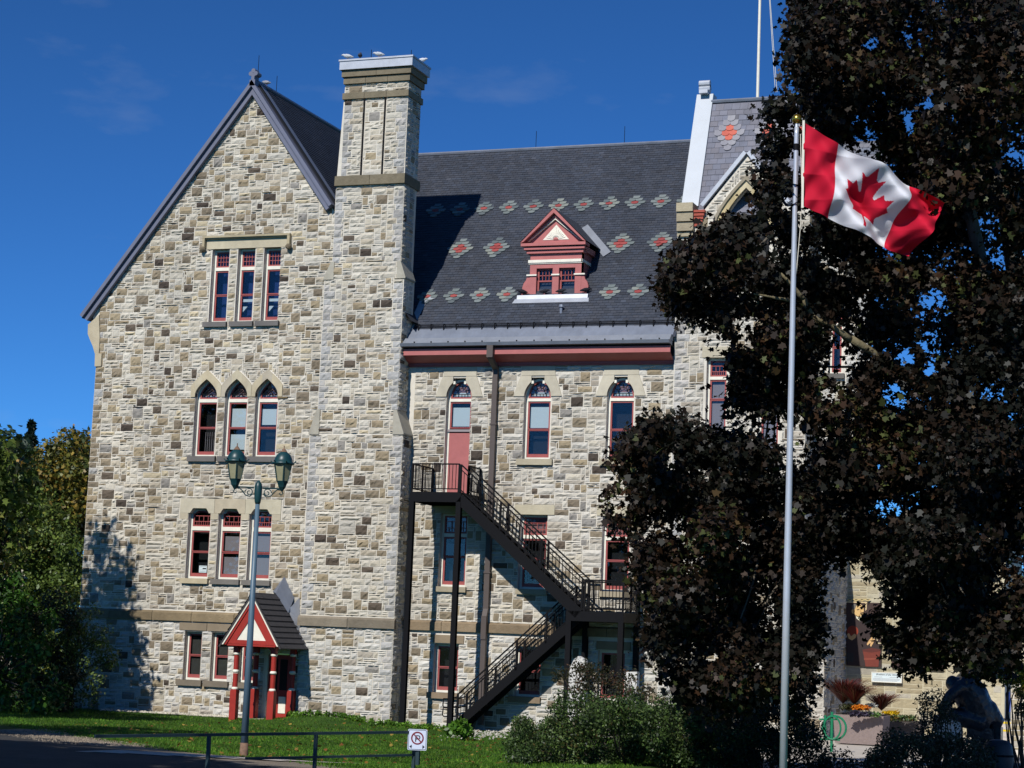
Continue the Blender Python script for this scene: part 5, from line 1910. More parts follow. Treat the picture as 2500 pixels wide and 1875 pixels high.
def single_leaves(name, P, outward, tpl, size, pal, m, parent, N, **kw):
    """the N leaves nearest the camera as objects of their own"""
    n0 = len(P)
    d = (P - CAM) @ _fw
    o = np.argsort(d)[:N]
    rest = np.setdiff1d(np.arange(n0), o)
    meshes = []
    for c, _ in pal[:4]:
        mb = MB(); mb._add([(x * size, y * size, -abs(x) * .3 * size) for x, y in tpl], [tuple(range(len(tpl)))], tuple(lin(c)))
        me = bpy.data.meshes.new(name)
        me.from_pydata(mb.v, [], mb.f)
        a = me.attributes.new('Col', 'FLOAT_COLOR', 'POINT')
        a.data.foreach_set('color', np.array([tuple(c_) + (1,) for c_ in mb.c], np.float32).ravel())
        me.materials.append(m)
        meshes.append(me)
    og = Vector(ORG[parent.name])
    for i in o:
        lo = link('leaf', meshes[rng.randrange(len(meshes))], parent)
        nv = Vector(outward[i] * .5 + nrg.normal(size=3) * .55 + np.array([0, 0, .35])).normalized()
        qn = nv.to_track_quat('Z', 'Y')
        lo.matrix_local = Matrix.Translation(Vector(P[i]) - og) @ qn.to_matrix().to_4x4() @ Matrix.Rotation(rng.uniform(0, 6.28), 4, 'Z') @ Matrix.Scale(rng.uniform(.7, 1.25), 4)
    return rest


BARK = mat('bark', lin((104, 96, 84)), .95, .35, 7, .9, 22, streak=True)
DARKBARK = mat('dark_bark', lin((58, 52, 46)), .95, .3, 7, .9, 22, streak=True)
LEAFD = leaf_mat('maple_leaf', .12, .5, .22)
LEAFG = leaf_mat('green_leaf', .3, .45, .35)


def limb(mb, p, q, r0, r1, bend=.12, n=6):
    p, q = np.array(p, float), np.array(q, float)
    L = np.linalg.norm(q - p)
    k = nrg.normal(size=3) * bend * L * .5
    pts = [tuple(p + (q - p) * t + k * math.sin(math.pi * t) + nrg.normal(size=3) * .012 * L) for t in np.linspace(0, 1, n)]
    mb.tube(pts, [r0 + (r1 - r0) * t for t in np.linspace(0, 1, n)], 7)
    return pts


def in_poly_np(x, y, poly):
    c = np.zeros(len(x), bool)
    j = len(poly) - 1
    for i in range(len(poly)):
        (xi, yi), (xj, yj) = poly[i], poly[j]
        with np.errstate(divide='ignore', invalid='ignore'):
            t = ((yi > y) != (yj > y)) & (x < (xj - xi) * (y - yi) / ((yj - yi) if yj != yi else 1e-9) + xi)
        c ^= t
        j = i
    return c


# ============================================================ DARK MAPLE ON THE RIGHT
K = 2500 / 2212
CROWN = [(1700, -60), (1705, 60), (1690, 165), (1745, 200), (1680, 215), (1612, 260), (1612, 350), (1660, 380), (1640, 430), (1600, 450), (1500, 520), (1445, 565), (1430, 610), (1452, 690), (1475, 740), (1560, 775),
         (1570, 840), (1500, 870), (1370, 920), (1305, 1000), (1308, 1080), (1345, 1200), (1398, 1290), (1385, 1400), (1440, 1460), (1500, 1530), (1600, 1570), (1700, 1570), (1752, 1500), (1768, 1400), (1765, 1262), (1850, 1228), (1885, 1340), (1940, 1430), (1990, 1465),
         (2040, 1420), (2085, 1440), (2100, 1462), (2178, 1462), (2186, 1400), (2300, 1380), (2330, 600), (2300, -60)]
CROWN = [(x * K, y * K) for x, y in CROWN]
tb_ = at(2640, 1900, 32.4)
tbase = (tb_[0], tb_[1], float(terrain(tb_[0], tb_[1])))
maple = thing('maple_tree', 'huge dark leaved maple filling the right side of the picture', 'tree', tbase)
lobes = []
HANG = [(2365, 1500), (2370, 1650), (2395, 1665), (2466, 1650), (2470, 1500)]
HANG = [(x, y - 110) for x, y in HANG] + []
for x in range(2375, 2470, 22):
    for y in range(1480, 1640, 36):
        lobes.append((at(x, y, nrg.uniform(31, 34)), (.28, .28, .26)))
for x, y in ((2130, 215), (2165, 275), (2215, 215), (2250, 290), (2190, 330), (2235, 180), (1940, 1500), (1965, 1430), (1930, 1600), (1870, 1650), (1960, 1560), (2140, 1040), (2190, 1100), (2230, 1150), (2180, 1180), (2130, 1120), (2250, 1060), (2240, 1480), (2280, 1540), (2300, 1600), (2245, 1560), (2330, 1500), (2420, 1080), (2350, 1020), (1805, 1545), (1840, 1560), (1820, 1500), (1780, 1580), (1850, 830), (1865, 900), (1905, 860), (1835, 965), (1890, 985), (1820, 780)):
    lobes.append((at(x, y, nrg.uniform(31.5, 34)), (.45, .45, .42)))
while len(lobes) < 380:
    x, y = nrg.uniform(1440, 2640), nrg.uniform(-120, 1720)
    if in_poly_np(np.array([x]), np.array([y]), CROWN)[0]:
        d = nrg.uniform(30.7, 35.5) if x < 2290 else nrg.uniform(28.6, 35.5)
        lobes.append((at(x, y, d), (nrg.uniform(.42, .72), nrg.uniform(.42, .72), nrg.uniform(.34, .58))))
P, Od = leaf_positions(lobes, 250000, .12, .2)
px, py, pz = proj_np(P)
ins = in_poly_np(px + nrg.normal(0, 20, len(px)), py + nrg.normal(0, 20, len(px)), CROWN) | (px > 2520)
# real gaps in the crown where wall and sky show through
GAPS = [(1548, 830, 30, 78), (1612, 705, 46, 34), (1560, 742, 30, 22), (1812, 780, 30, 80), (1790, 855, 34, 22), (1935, 855, 44, 40), (1955, 775, 30, 22), (1965, 268, 18, 34), (1885, 95, 20, 22), (2010, 800, 22, 22), (1845, 258, 14, 20), (1610, 745, 26, 20),
        (1340, 1090, 26, 40), (1450, 1000, 14, 30), (1720, 350, 24, 40), (1745, 1110, 18, 18), (2005, 225, 20, 14), (1900, 1010, 16, 12), (1880, 1290, 22, 40), (1930, 1345, 26, 18), (1350, 1190, 20, 24), (1700, 440, 20, 26), (1540, 1420, 26, 14), (1640, 1440, 20, 14), (1740, 470, 26, 34)]
keep = ins.copy()
for gx, gy, ga, gb_ in GAPS:
    e = ((px / K - gx) / ga) ** 2 + ((py / K - gy) / gb_) ** 2
    keep &= ~((e < 1) & (nrg.random(len(px)) < np.clip(1.25 - e, .0, .95)))
# the pole and the flag fly clear of the twigs except at the fly end
polex = 1945.5 + (1912 - 1945.5) * (py - 285) / (1875 - 285)
keep &= ~((np.abs(px - polex) < 34) & (pz < 30.4) & (py > 250))
fpoly = [(1935, 250), (2330, 470), (2245, 650), (1945, 530)]
infl = in_poly_np(px, py, fpoly)
tip = (px > 2236) & (py < 590)
keep &= ~(infl & (pz < 30.3) & ~tip)
keep &= ~(infl & tip & (pz < 30.3) & (nrg.random(len(px)) < .55))
P, Od = P[keep], Od[keep]
PALM = [((22, 25, 18), 4.5), ((28, 27, 20), 4.5), ((34, 27, 20), 4), ((42, 31, 22), 3.5), ((58, 40, 26), 2.2), ((72, 57, 34), 1.0), ((70, 76, 42), .45)]
crown = MB()
sk = MB()
fork = np.array(at(2600, 1150, 32.4))
tk_ = [tbase, (tbase[0] + .05, tbase[1], 2.5), tuple(fork * [1, 1, 0] + [0, 0, 4.4]), tuple(fork)]
sk.tube(tk_, [.36, .31, .27, .20], 12)
trunk = sk.build('trunk', DARKBARK, maple, smooth=True)
sel = [i for i in range(len(lobes))][:70]
br = MB()
mains = []
for (x, y, d, r) in [(2240, 925, 33.6, .10), (2100, 560, 33.6, .07), (2380, 300, 33.6, .10), (2250, 120, 33.6, .07), (2150, 1150, 33.6, .07), (1950, 1250, 33.6, .05), (2480, 620, 33.6, .08)]:
    e = at(x, y, d)
    pts = limb(br, fork + (0, 0, nrg.uniform(-.3, .3)), e, .15, r)
    mains.append((np.array(e), r))
for i in sel:
    c = np.array(lobes[i][0])
    j = min(range(len(mains)), key=lambda k: np.linalg.norm(mains[k][0] - c))
    limb(br, mains[j][0] * .55 + c * .45 + nrg.normal(size=3) * .25, c, .022, .010)
br.build('branches', BARK, maple, smooth=True)
lm = MB()
_lm = []
LICHEN = mat('lichen_bark', lin((112, 102, 76)), .95, .3, 9, .7, 26)
for segs in ([((2420, 1010, 32), .10), ((2235, 925, 31.6), .075), ((2075, 830, 31.2), .06), ((1985, 775, 31.0), .03)], [((2000, 800, 31.2), .05), ((1960, 730, 31), .045), ((1905, 668, 30.9), .02)], [((1925, 735, 31), .03), ((1840, 718, 30.9), .014)]):
    lm = MB()
    for (a, ra), (b, rb) in zip(segs[:-1], segs[1:]):
        limb(lm, at(*a), at(*b), ra, rb, .04)
    lm.build('bare_limb', LICHEN, maple, smooth=True)
cr_root = maple
rest = single_leaves('leaf', P, Od, MAPLE, .095, PALM, LEAFD, maple, 300)
leaf_mesh('crown', P[rest], Od[rest], MAPLE, .095, PALM, LEAFD, maple, clump=1.1, jit=.4)

# ============================================================ SHRUBS IN THE FOREGROUND
def shrub(name, label, pts, n, size, pal, tpl=OVAL, m=LEAFG, rmin=.25, rmax=.5, shell=.3, stem=True, cat='shrub', group=None, flat=.35, cull=None, clump=1.6):
    c = np.mean([p for p in pts], 0)
    g = float(terrain(c[0], c[1]))
    root = thing(name, label, cat, (c[0], c[1], g), group)
    lo = [(np.array(p), (nrg.uniform(rmin, rmax), nrg.uniform(rmin, rmax), nrg.uniform(rmin, rmax) * .85)) for p in pts]
    P, Od = leaf_positions(lo, n, shell)
    if cull is not None:
        k = cull(P)
        P, Od = P[k], Od[k]
    k = P[:, 2] > terrain(P[:, 0], P[:, 1])
    P, Od = P[k], Od[k]
    leaf_mesh('foliage', P, Od, tpl, size, pal, m, root, clump=clump, flat=flat)
    if stem:
        s = MB()
        for p in pts[::max(1, len(pts) // 26)]:
            b = np.array([c[0] + (p[0] - c[0]) * .45, c[1] + (p[1] - c[1]) * .45, 0.0]); b[2] = float(terrain(b[0], b[1])) - .05
            limb(s, b, p, .022, .006, .2)
        s.build('stems', DARKBARK, root, kind='stuff')
    return root


def fill_px(poly, n, d0, d1):
    out = []
    xs_, ys_ = [p[0] for p in poly], [p[1] for p in poly]
    while len(out) < n:
        x, y = nrg.uniform(min(xs_), max(xs_)), nrg.uniform(min(ys_), max(ys_))
        if in_poly_np(np.array([x]), np.array([y]), poly)[0]:
            out.append(at(x, y, nrg.uniform(d0, d1)))
    return out


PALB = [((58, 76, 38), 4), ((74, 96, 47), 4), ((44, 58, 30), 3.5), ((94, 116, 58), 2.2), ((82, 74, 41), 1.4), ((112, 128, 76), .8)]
shrub('rose_bush', 'wide green rose bush in front of the fire escape', fill_px([(1245, 1860), (1262, 1785), (1325, 1724), (1420, 1706), (1540, 1716), (1640, 1722), (1760, 1740), (1840, 1790), (1840, 1960), (1245, 1960)], 260, 36.5, 40.5), 105000, .055, PALB, rmin=.2, rmax=.38)
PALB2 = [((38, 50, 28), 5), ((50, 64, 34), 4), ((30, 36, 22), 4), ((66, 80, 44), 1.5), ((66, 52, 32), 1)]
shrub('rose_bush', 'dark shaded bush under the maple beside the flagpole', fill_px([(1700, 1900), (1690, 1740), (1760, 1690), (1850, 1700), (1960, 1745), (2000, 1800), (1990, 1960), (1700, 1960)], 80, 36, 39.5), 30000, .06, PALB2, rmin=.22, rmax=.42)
PALB3 = [((62, 68, 46), 4), ((48, 54, 36), 4), ((84, 88, 62), 3), ((72, 62, 44), 2), ((110, 112, 84), 1)]
shrub('rose_bush', 'fine leaved bush in front of the planters and statue', fill_px([(2130, 1890), (2140, 1815), (2200, 1785), (2280, 1790), (2350, 1805), (2400, 1830), (2430, 1950), (2130, 1950)], 80, 35, 38.5), 25000, .058, PALB3, rmin=.16, rmax=.34)
shrub('rose_bush', 'loose bush spray over the pale paving right of the flagpole', fill_px([(1960, 1890), (2010, 1845), (2070, 1850), (2110, 1880), (2110, 1910)], 16, 36, 38), 2600, .058, PALB3, rmin=.16, rmax=.3)
shrub('rose_bush', 'twiggy sprays rising between the statue plinth and planter', fill_px([(2235, 1770), (2250, 1705), (2290, 1690), (2340, 1770)], 18, 37, 39), 1700, .055, PALB3, rmin=.14, rmax=.28)
shrub('rose_bush', 'loose reddish shrub below the lower stair landing', fill_px([(1330, 1700), (1345, 1660), (1400, 1625), (1480, 1625), (1560, 1655), (1600, 1700)], 30, 50, 53), 3200, .075, [((60, 58, 36), 3), ((46, 48, 30), 3), ((84, 60, 40), 2), ((90, 90, 60), 1)], rmin=.2, rmax=.4)
shrub('garden_plant', 'bright green leafy clump beside the foot of the stair', fill_px([(1085, 1790), (1100, 1765), (1135, 1765), (1150, 1790)], 8, 57, 58), 420, .16, [((88, 128, 40), 3), ((70, 110, 34), 2)], rmin=.14, rmax=.22, stem=False)
shrub('garden_plant', 'yellow green ground cover along the chimney base', [(x, -1.0 + .3 * math.sin(x * 3), float(terrain(x, -1.0)) + .06) for x in np.arange(3.0, 6.6, .22)], 2600, .085, [((110, 150, 46), 3), ((86, 124, 38), 3), ((70, 104, 34), 2)], rmin=.1, rmax=.2, stem=False)
shrub('garden_plant', 'yellow green ground cover in front of the stair columns', [(x, -2.4 + .4 * math.sin(x * 2), float(terrain(x, -2.4)) + .05) for x in np.arange(6.6, 9.6, .22)], 2200, .085, [((106, 146, 46), 3), ((80, 118, 36), 3), ((64, 96, 30), 2)], rmin=.1, rmax=.2, stem=False)

# ============================================================ TREES AND SHRUBS AT THE LEFT EDGE
def leafy_tree(label, base, lobes_, n, size, pal, tpl=MAPLE, m=LEAFG, trunk_r=.18, clump=.9, shell=.3, group=None, droop=0, cat='tree', name='broadleaf_tree'):
    g = float(terrain(base[0], base[1]))
    root = thing(name, label, cat, (base[0], base[1], g), group)
    P, Od = leaf_positions(lobes_, n, shell)
    k = P[:, 2] > terrain(P[:, 0], P[:, 1]) + .02
    P, Od = P[k], Od[k]
    leaf_mesh('crown', P, Od, tpl, size, pal, m, root, clump=clump, droop=droop)
    s = MB()
    top = np.mean([l[0] for l in lobes_], 0)
    fk = np.array([base[0] * .6 + top[0] * .4, base[1] * .6 + top[1] * .4, g + (top[2] - g) * .55])
    s.tube([(base[0], base[1], g - .1), tuple(fk)], [trunk_r, trunk_r * .7], 9)
    s.build('trunk', DARKBARK, root, smooth=True)
    s = MB()
    for l in lobes_[:30]:
        limb(s, fk, l[0], trunk_r * .45, .015, .15)
    s.build('branches', DARKBARK, root)
    return root


def px_lobes(poly, n, y0, y1, r0, r1):
    out = []
    xs_, ys_ = [p[0] for p in poly], [p[1] for p in poly]
    while len(out) < n:
        x, y = nrg.uniform(min(xs_), max(xs_)), nrg.uniform(min(ys_), max(ys_))
        if in_poly_np(np.array([x]), np.array([y]), poly)[0]:
            out.append((on_y(x, y, nrg.uniform(y0, y1)), (nrg.uniform(r0, r1),) * 3))
    return out


PALO = [((84, 92, 42), 3), ((116, 114, 48), 3), ((146, 124, 54), 2.4), ((64, 76, 38), 3), ((164, 128, 58), 1)]
PALG = [((84, 104, 46), 4), ((110, 126, 56), 3.5), ((64, 78, 38), 3), ((136, 138, 62), 1.8), ((132, 114, 58), 1)]
leafy_tree('olive and amber maple tree rising behind the left wall corner', (-13, 8), px_lobes([(70, 1110), (110, 1075), (165, 1065), (215, 1120), (230, 1300), (60, 1320)], 42, 5, 9, .5, .95), 17000, .16, PALO)
leafy_tree('bluish green tree at the far left behind the amber maple', (-22, 18), px_lobes([(-40, 1110), (30, 1085), (80, 1110), (90, 1250), (-60, 1300)], 30, 14, 20, .8, 1.4), 6500, .3, [((50, 70, 48), 3), ((40, 58, 44), 3), ((64, 84, 56), 2)], tpl=OVAL)
leafy_tree('dense olive green tree left of the gable wall', (-12, 4), px_lobes([(-60, 1260), (60, 1190), (190, 1300), (200, 1480), (190, 1640), (-60, 1660)], 80, 1.5, 5, .5, 1.0), 30000, .15, PALG, tpl=OVAL)
leafy_tree('pale tree glimpsed between the amber maple and the wall corner', (-24, 34), px_lobes([(185, 1090), (215, 1075), (235, 1130), (230, 1260), (190, 1250)], 14, 28, 34, .7, 1.2), 2600, .3, [((120, 112, 66), 2), ((96, 100, 60), 2)], tpl=OVAL)
# spruce
sb = on_y(78, 1025, 30)
spr = thing('spruce_tree', 'dark pointed spruce top above the left trees', 'tree', (sb[0], 30, 0))
SP, SO = [], []
for k in range(5200):
    t = nrg.random() ** .75
    an = nrg.uniform(0, 6.283)
    tier = .72 + .28 * math.sin(t * 60)
    r = (0.12 + t * 2.6) * nrg.uniform(.25, 1) * tier
    SP.append((sb[0] + r * math.cos(an), 30 + r * math.sin(an), sb[2] - t * 7.5 - r * .25)); SO.append((math.cos(an), math.sin(an), .2))
leaf_mesh('crown', np.array(SP), np.array(SO), DIAMOND, .34, [((30, 46, 34), 3), ((24, 38, 30), 3), ((40, 58, 40), 1)], LEAFG, spr)
q = MB(); q.tube([(sb[0], 30, 0), (sb[0], 30, sb[2] - .3)], [.25, .03], 8); q.build('trunk', DARKBARK, spr)
PALL = [((70, 108, 36), 3), ((54, 88, 30), 4), ((92, 128, 50), 2), ((40, 66, 26), 3), ((104, 120, 56), 1)]
leafy_tree('bright green broad leaved shrub at the lower left', (-5.6, -6.5), px_lobes([(-40, 1440), (40, 1410), (100, 1430), (135, 1500), (120, 1600), (150, 1700), (120, 1750), (-40, 1760)], 50, -7.2, -5.6, .25, .5), 5200, .17, PALL, tpl=OVAL, trunk_r=.05, clump=1.8, droop=.45, cat='shrub', name='leafy_shrub')
leafy_tree('dark twiggy shrub against the shaded foot of the gable wall', (-4.6, -2.4), px_lobes([(140, 1520), (190, 1470), (235, 1490), (250, 1560), (290, 1590), (240, 1640), (230, 1740), (130, 1750)], 34, -2.8, -1.5, .25, .5), 4200, .10, PALG, tpl=OVAL, trunk_r=.04, cat='shrub', name='leafy_shrub')
leafy_tree('dark hedge mass along the left edge behind the bright shrub', (-7.5, -3), px_lobes([(-60, 1500), (150, 1450), (190, 1560), (180, 1735), (-60, 1750)], 50, -4.6, -2.4, .3, .6), 11000, .12, [((52, 64, 34), 4), ((40, 50, 28), 4), ((76, 84, 44), 2), ((84, 68, 40), 1)], tpl=OVAL, trunk_r=.05, cat='shrub', name='leafy_shrub')


def shade_tree(x, y, zc, r, n, label, rz=None):
    lo = []
    for k in range(46):
        d = nrg.normal(size=3); d /= np.linalg.norm(d)
        q = nrg.random() ** .5
        lo.append((np.array([x, y, zc]) + d * q * np.array([r, r, rz or r]), (nrg.uniform(.5, 1.0),) * 3))
    leafy_tree(label, (x, y), lo, n, .22, PALG, trunk_r=.25, group='trees just outside the frame on the left')


shade_tree(-6.8, -9.5, 11.0, 2.1, 4200, 'tall green tree beyond the left edge whose shade reaches up the gable wall', 3.4)
shade_tree(-5.7, -7.2, 7.2, 2.0, 3400, 'lower green tree at the left edge shading the foot of the gable wall', 2.4)
shade_tree(-3.2, -15, 7.6, 2.8, 6500, 'green tree beyond the left edge whose shade falls near the pebble strip')
shade_tree(3.6, -27, 8.0, 3.4, 9000, 'green tree beyond the left edge whose shade falls on the lawn')
shade_tree(13.6, -42, 8.2, 3.4, 11000, 'green tree beyond the left edge whose shade falls on the far part of the road')
shade_tree(16.0, -46.5, 9.3, 2.8, 9000, 'green tree beyond the left edge whose shade falls on the near part of the road')
shade_tree(10.0, -38, 8.0, 3.0, 7000, 'green tree beyond the left edge whose shade falls on the lawn border')

# small house roof peeping out behind the left trees
hs_ = thing('house', 'pale eave of a grey roofed house among the left trees', 'house', (-27, 24, 0))
a_, b_ = on_y(-30, 1135, 24), on_y(82, 1192, 24)
q = MB(); q.hexa([(a_[0], 24, a_[2] - .12), (b_[0], 24, b_[2] - .12), (b_[0], 30, b_[2] - .12), (a_[0], 30, a_[2] - .12), (a_[0], 24, a_[2]), (b_[0], 24, b_[2]), (b_[0], 30, b_[2]), (a_[0], 30, a_[2])]); q.build('roof', mat('house_roof', lin((110, 108, 110)), .9, .15), hs_)
q = MB(); q.beam((a_[0], 23.9, a_[2] - .05), (b_[0], 23.9, b_[2] - .05), .12, .2); q.build('eave_board', CREAM, hs_)
q = MB(); q.prism([(a_[0] + .4, 0), (b_[0] - .4, 0), (b_[0] - .4, b_[2] - .2), (a_[0] + .4, a_[2] - .3)], 24.4, 29.6); q.build('wall', mat('house_wall', lin((190, 180, 160)), .9, .1), hs_)

# ============================================================ GRASS AND PEBBLES
GBL = leaf_mat('grass_blade', .3, .6, .2)


def grass():
    n = 150000
    u, v = nrg.random(n), nrg.random(n)
    Y = -40 + 40.2 * u ** .9
    xl = 33 + (Y + 62) * (-.72)
    X = xl + (22.5 - xl) * v
    k = (np.array([road_s(a, b) for a, b in zip(X, Y)]) < .2) & ~((X > 19) & (Y > -16)) & ~((np.abs((Y - _w1[1] + .75) - .42 * (X - _w1[0])) < .8) & (X > 14.6))
    X, Y = X[k], Y[k]
    Z = terrain(X, Y)
    n = len(X)
    h = nrg.uniform(.025, .065, n)
    an = nrg.uniform(0, 6.283, n)
    w = nrg.uniform(.008, .016, n)
    V = np.zeros((n, 3, 3), np.float32)
    dx, dy = np.cos(an) * w, np.sin(an) * w
    V[:, 0] = np.stack([X - dx, Y - dy, Z - .005], 1)
    V[:, 1] = np.stack([X + dx, Y + dy, Z - .005], 1)
    V[:, 2] = np.stack([X + nrg.normal(0, .025, n), Y + nrg.normal(0, .025, n), Z + h], 1)
    me = bpy.data.meshes.new('grass')
    me.vertices.add(n * 3); me.loops.add(n * 3); me.polygons.add(n)
    me.vertices.foreach_set('co', V.ravel())
    me.loops.foreach_set('vertex_index', np.arange(n * 3, dtype=np.int32))
    me.polygons.foreach_set('loop_start', (np.arange(n) * 3).astype(np.int32))
    me.polygons.foreach_set('loop_total', np.full(n, 3, np.int32))
    base = np.array([lin((82, 124, 34)), lin((102, 142, 42)), lin((64, 104, 28)), lin((122, 146, 56))])
    ci = nrg.choice(4, n, p=[.4, .3, .22, .08])
    pt = .82 + .22 * (np.sin(X * 1.1 + 1.7 * np.sin(Y * .5)) * np.cos(Y * .8 + .6 * X)) + .12 * np.sin(X * 3.7 + Y * 2.9)
    base = base[ci] * np.clip(pt, .5, 1.3)[:, None]
    buf = np.ones((n, 3, 4), np.float32); buf[:, :, :3] = (base * nrg.uniform(.8, 1.2, n)[:, None])[:, None, :]
    a = me.attributes.new('Col', 'FLOAT_COLOR', 'POINT'); a.data.foreach_set('color', buf.ravel())
    me.materials.append(GBL); me.update(calc_edges=True)
    link('grass', me, kind='stuff', label='short green grass blades over the lawn', cat='grass')


grass()
_fx = nrg.uniform(2, 20, 900); _fy = nrg.uniform(-30, -1, 900)
_k = (road_s(_fx, _fy) < 0) & (_fx > 33 + (_fy + 62) * -.72)
_fx, _fy = _fx[_k], _fy[_k]
leaf_mesh('fallen_leaves', np.stack([_fx, _fy, terrain(_fx, _fy) + .05], 1), np.tile([0, 0, 1.0], (len(_fx), 1)), MAPLE, .09, [((150, 112, 50), 2), ((120, 76, 40), 2), ((176, 150, 70), 1)], LEAFG, None, flat=1.5, label='scattered yellow brown leaves fallen on the lawn', cat='leaves')


def pebbles(name, label, pts, size, c):
    m = MB()
    R = random.Random(5)
    for x, y in pts:
        s = size * R.uniform(.5, 1.4)
        z = float(terrain(x, y)) + s * .3
        a = [(s * R.uniform(.7, 1.2), 0, 0), (0, s * R.uniform(.7, 1.2), 0), (-s * R.uniform(.7, 1.2), 0, 0), (0, -s * R.uniform(.7, 1.2), 0), (0, 0, s * R.uniform(.5, .9)), (0, 0, -s * .5)]
        t = R.uniform(0, 3)
        ct, st_ = math.cos(t), math.sin(t)
        vs = [(x + ct * p[0] - st_ * p[1], y + st_ * p[0] + ct * p[1], z + p[2]) for p in a]
        k = R.uniform(.7, 1.2)
        m._add(vs, [(0, 1, 4), (1, 2, 4), (2, 3, 4), (3, 0, 4), (1, 0, 5), (2, 1, 5), (3, 2, 5), (0, 3, 5)], tuple(v * k for v in lin(c)))
    m.build(name, STONE, None, kind='stuff', label=label, cat='pebbles')


RP = random.Random(77)
pebbles('pebble_strip', 'pale pebbles along the foot of the gable wall', [(RP.uniform(-4.5, 1.3), RP.uniform(-.75, -.05)) for _ in range(900)], .06, (196, 188, 170))
pts = []
for _ in range(900):
    g_ = hit_ground(RP.uniform(1110, 1290), RP.gauss(1792, 6)); pts.append((g_[0] + RP.gauss(0, .2), g_[1] + RP.gauss(0, .4)))
pebbles('pebble_bed', 'white pebbles beside the rose bush', pts[:420], .045, (190, 184, 172))
pts = []
for _ in range(2600):
    t = RP.uniform(0, 9); s_ = RP.uniform(-.25, 2.0)
    p_ = _a[:2] + RD * (t - 3) + RN * s_
    pts.append((p_[0], p_[1]))
pebbles('shoulder_gravel', 'loose grey brown gravel at the road edge', pts, .028, (136, 124, 108))

# ============================================================ MURAL WALL AND PLAZA
MY = 1.44
mwall = thing('library_wall', 'tan coursed stone wall carrying painted murals at lower right', 'wall', (23, MY, .4))
mw = wall_sheet('wall_face', [(21.2, -.4), (26.2, -.4), (26.2, 6.6), (21.2, 6.6)], [], MY, mat('tan_mortar', lin((196, 186, 156)), .95, .1), mwall)
RM = random.Random(4)
st = lay_stones(21.3, 26.1, -.2, 6.5, lambda u, v: True, RM, PAL_TAN, .3, cw=.12, ch=.075, browns=PAL_TAN)
build_stones(mw, st, lambda u, v, d: (u, MY - d * .5, v), RM, 60, rough=.5)
q = MB(); q.box(21.2, 26.25, MY - .15, MY + .4, 6.6, 6.8, tuple(lin((170, 158, 128)))); q.build('wall_cap', ASHLAR, mwall)
q = MB(); q._add([(26.2, MY, -.4), (26.2, MY + 5, -.4), (26.2, MY + 5, 6.6), (26.2, MY, 6.6)], [(0, 1, 2, 3)]); q.build('wall_return', MORTAR, mwall)


def mpt(x, y, Y=MY - .08):
    w = on_y(2050 + x / 5.927, 1380 + y / 5.927, Y)
    return (float(w[0]), float(w[2]))


PAINT = mat('mural_paint', None, .7, .12, 9, attr=True)


def paint(par, name, poly, lvl, c):
    m = MB(); m.prism([mpt(*p) for p in poly], MY - .085 - .003 * lvl, MY - .083, tuple(lin(c)))
    return m.build(name, PAINT, par)


def ell(cx, cy, rx, ry, n=22):
    return [(cx + rx * math.cos(2 * math.pi * k / n), cy + ry * math.sin(2 * math.pi * k / n)) for k in range(n)]


mu = thing('mural', 'painted mural of a man in a dark suit with ball and basket', 'mural', (21.6, MY - .08, 2.6))
q = MB(); q.prism([mpt(92, 535), mpt(600, 545), mpt(603, 1475), mpt(98, 1450)], MY - .083, MY, tuple(lin((66, 48, 42)))); q.build('panel', PAINT, mu)
paint(mu, 'top_stripe', [(92, 520), (398, 528), (398, 548), (92, 540)], 1, (210, 186, 140)); paint(mu, 'top_stripe', [(372, 548), (395, 548), (392, 640), (370, 660)], 1, (205, 182, 138))
for k in range(4):
    x0 = 110 + k * 85
    paint(mu, 'scallop', [(x0, 485), (x0 + 85, 488), (x0 + 80, 500), (x0 + 43, 522), (x0 + 5, 498)], 1, (216, 192, 130)); paint(mu, 'scallop_fill', [(x0 + 14, 492), (x0 + 72, 494), (x0 + 43, 508)], 2, (40, 32, 30))
paint(mu, 'suit', [(105, 900), (120, 800), (165, 745), (232, 718), (300, 790), (345, 760), (430, 830), (500, 950), (560, 1020), (590, 1250), (590, 1460), (105, 1445)], 1, (54, 40, 38))
paint(mu, 'collar', [(228, 715), (260, 740), (335, 740), (345, 765), (298, 812), (245, 770)], 2, (232, 226, 196))
paint(mu, 'tie', [(296, 765), (318, 765), (312, 830), (298, 815)], 3, (30, 28, 34))
paint(mu, 'face', ell(278, 655, 72, 96), 2, (218, 180, 118)); paint(mu, 'ear', ell(196, 665, 24, 36, 14), 2, (214, 172, 112))
paint(mu, 'hair', [(178, 640), (178, 585), (205, 562), (260, 556), (270, 572), (238, 590), (220, 640), (205, 632)], 3, (112, 106, 96))
for p in ([(248, 640), (285, 632), (285, 644), (250, 650)], [(305, 630), (335, 622), (335, 634), (306, 642)], [(296, 690), (345, 676), (348, 694), (300, 704)]):
    paint(mu, 'feature', p, 4, (70, 48, 34))
paint(mu, 'nose', [(296, 640), (306, 640), (322, 680), (296, 682)], 3, (200, 158, 98))
paint(mu, 'ball', ell(188, 955, 82, 80), 2, (142, 54, 30))
paint(mu, 'hand', [(108, 1000), (135, 980), (165, 1030), (215, 990), (242, 1010), (232, 1050), (180, 1088), (130, 1060)], 3, (214, 168, 112))
paint(mu, 'hand', [(460, 1045), (500, 1035), (515, 1060), (490, 1120), (455, 1180), (440, 1165), (448, 1120), (405, 1160), (392, 1140), (425, 1085)], 3, (218, 174, 116))
paint(mu, 'cuff', [(470, 1035), (505, 1030), (516, 1062), (500, 1070)], 4, (222, 210, 180))
paint(mu, 'basket', [(330, 1225), (460, 1195), (595, 1220), (575, 1330), (560, 1470), (375, 1465), (355, 1340)], 2, (118, 52, 38))
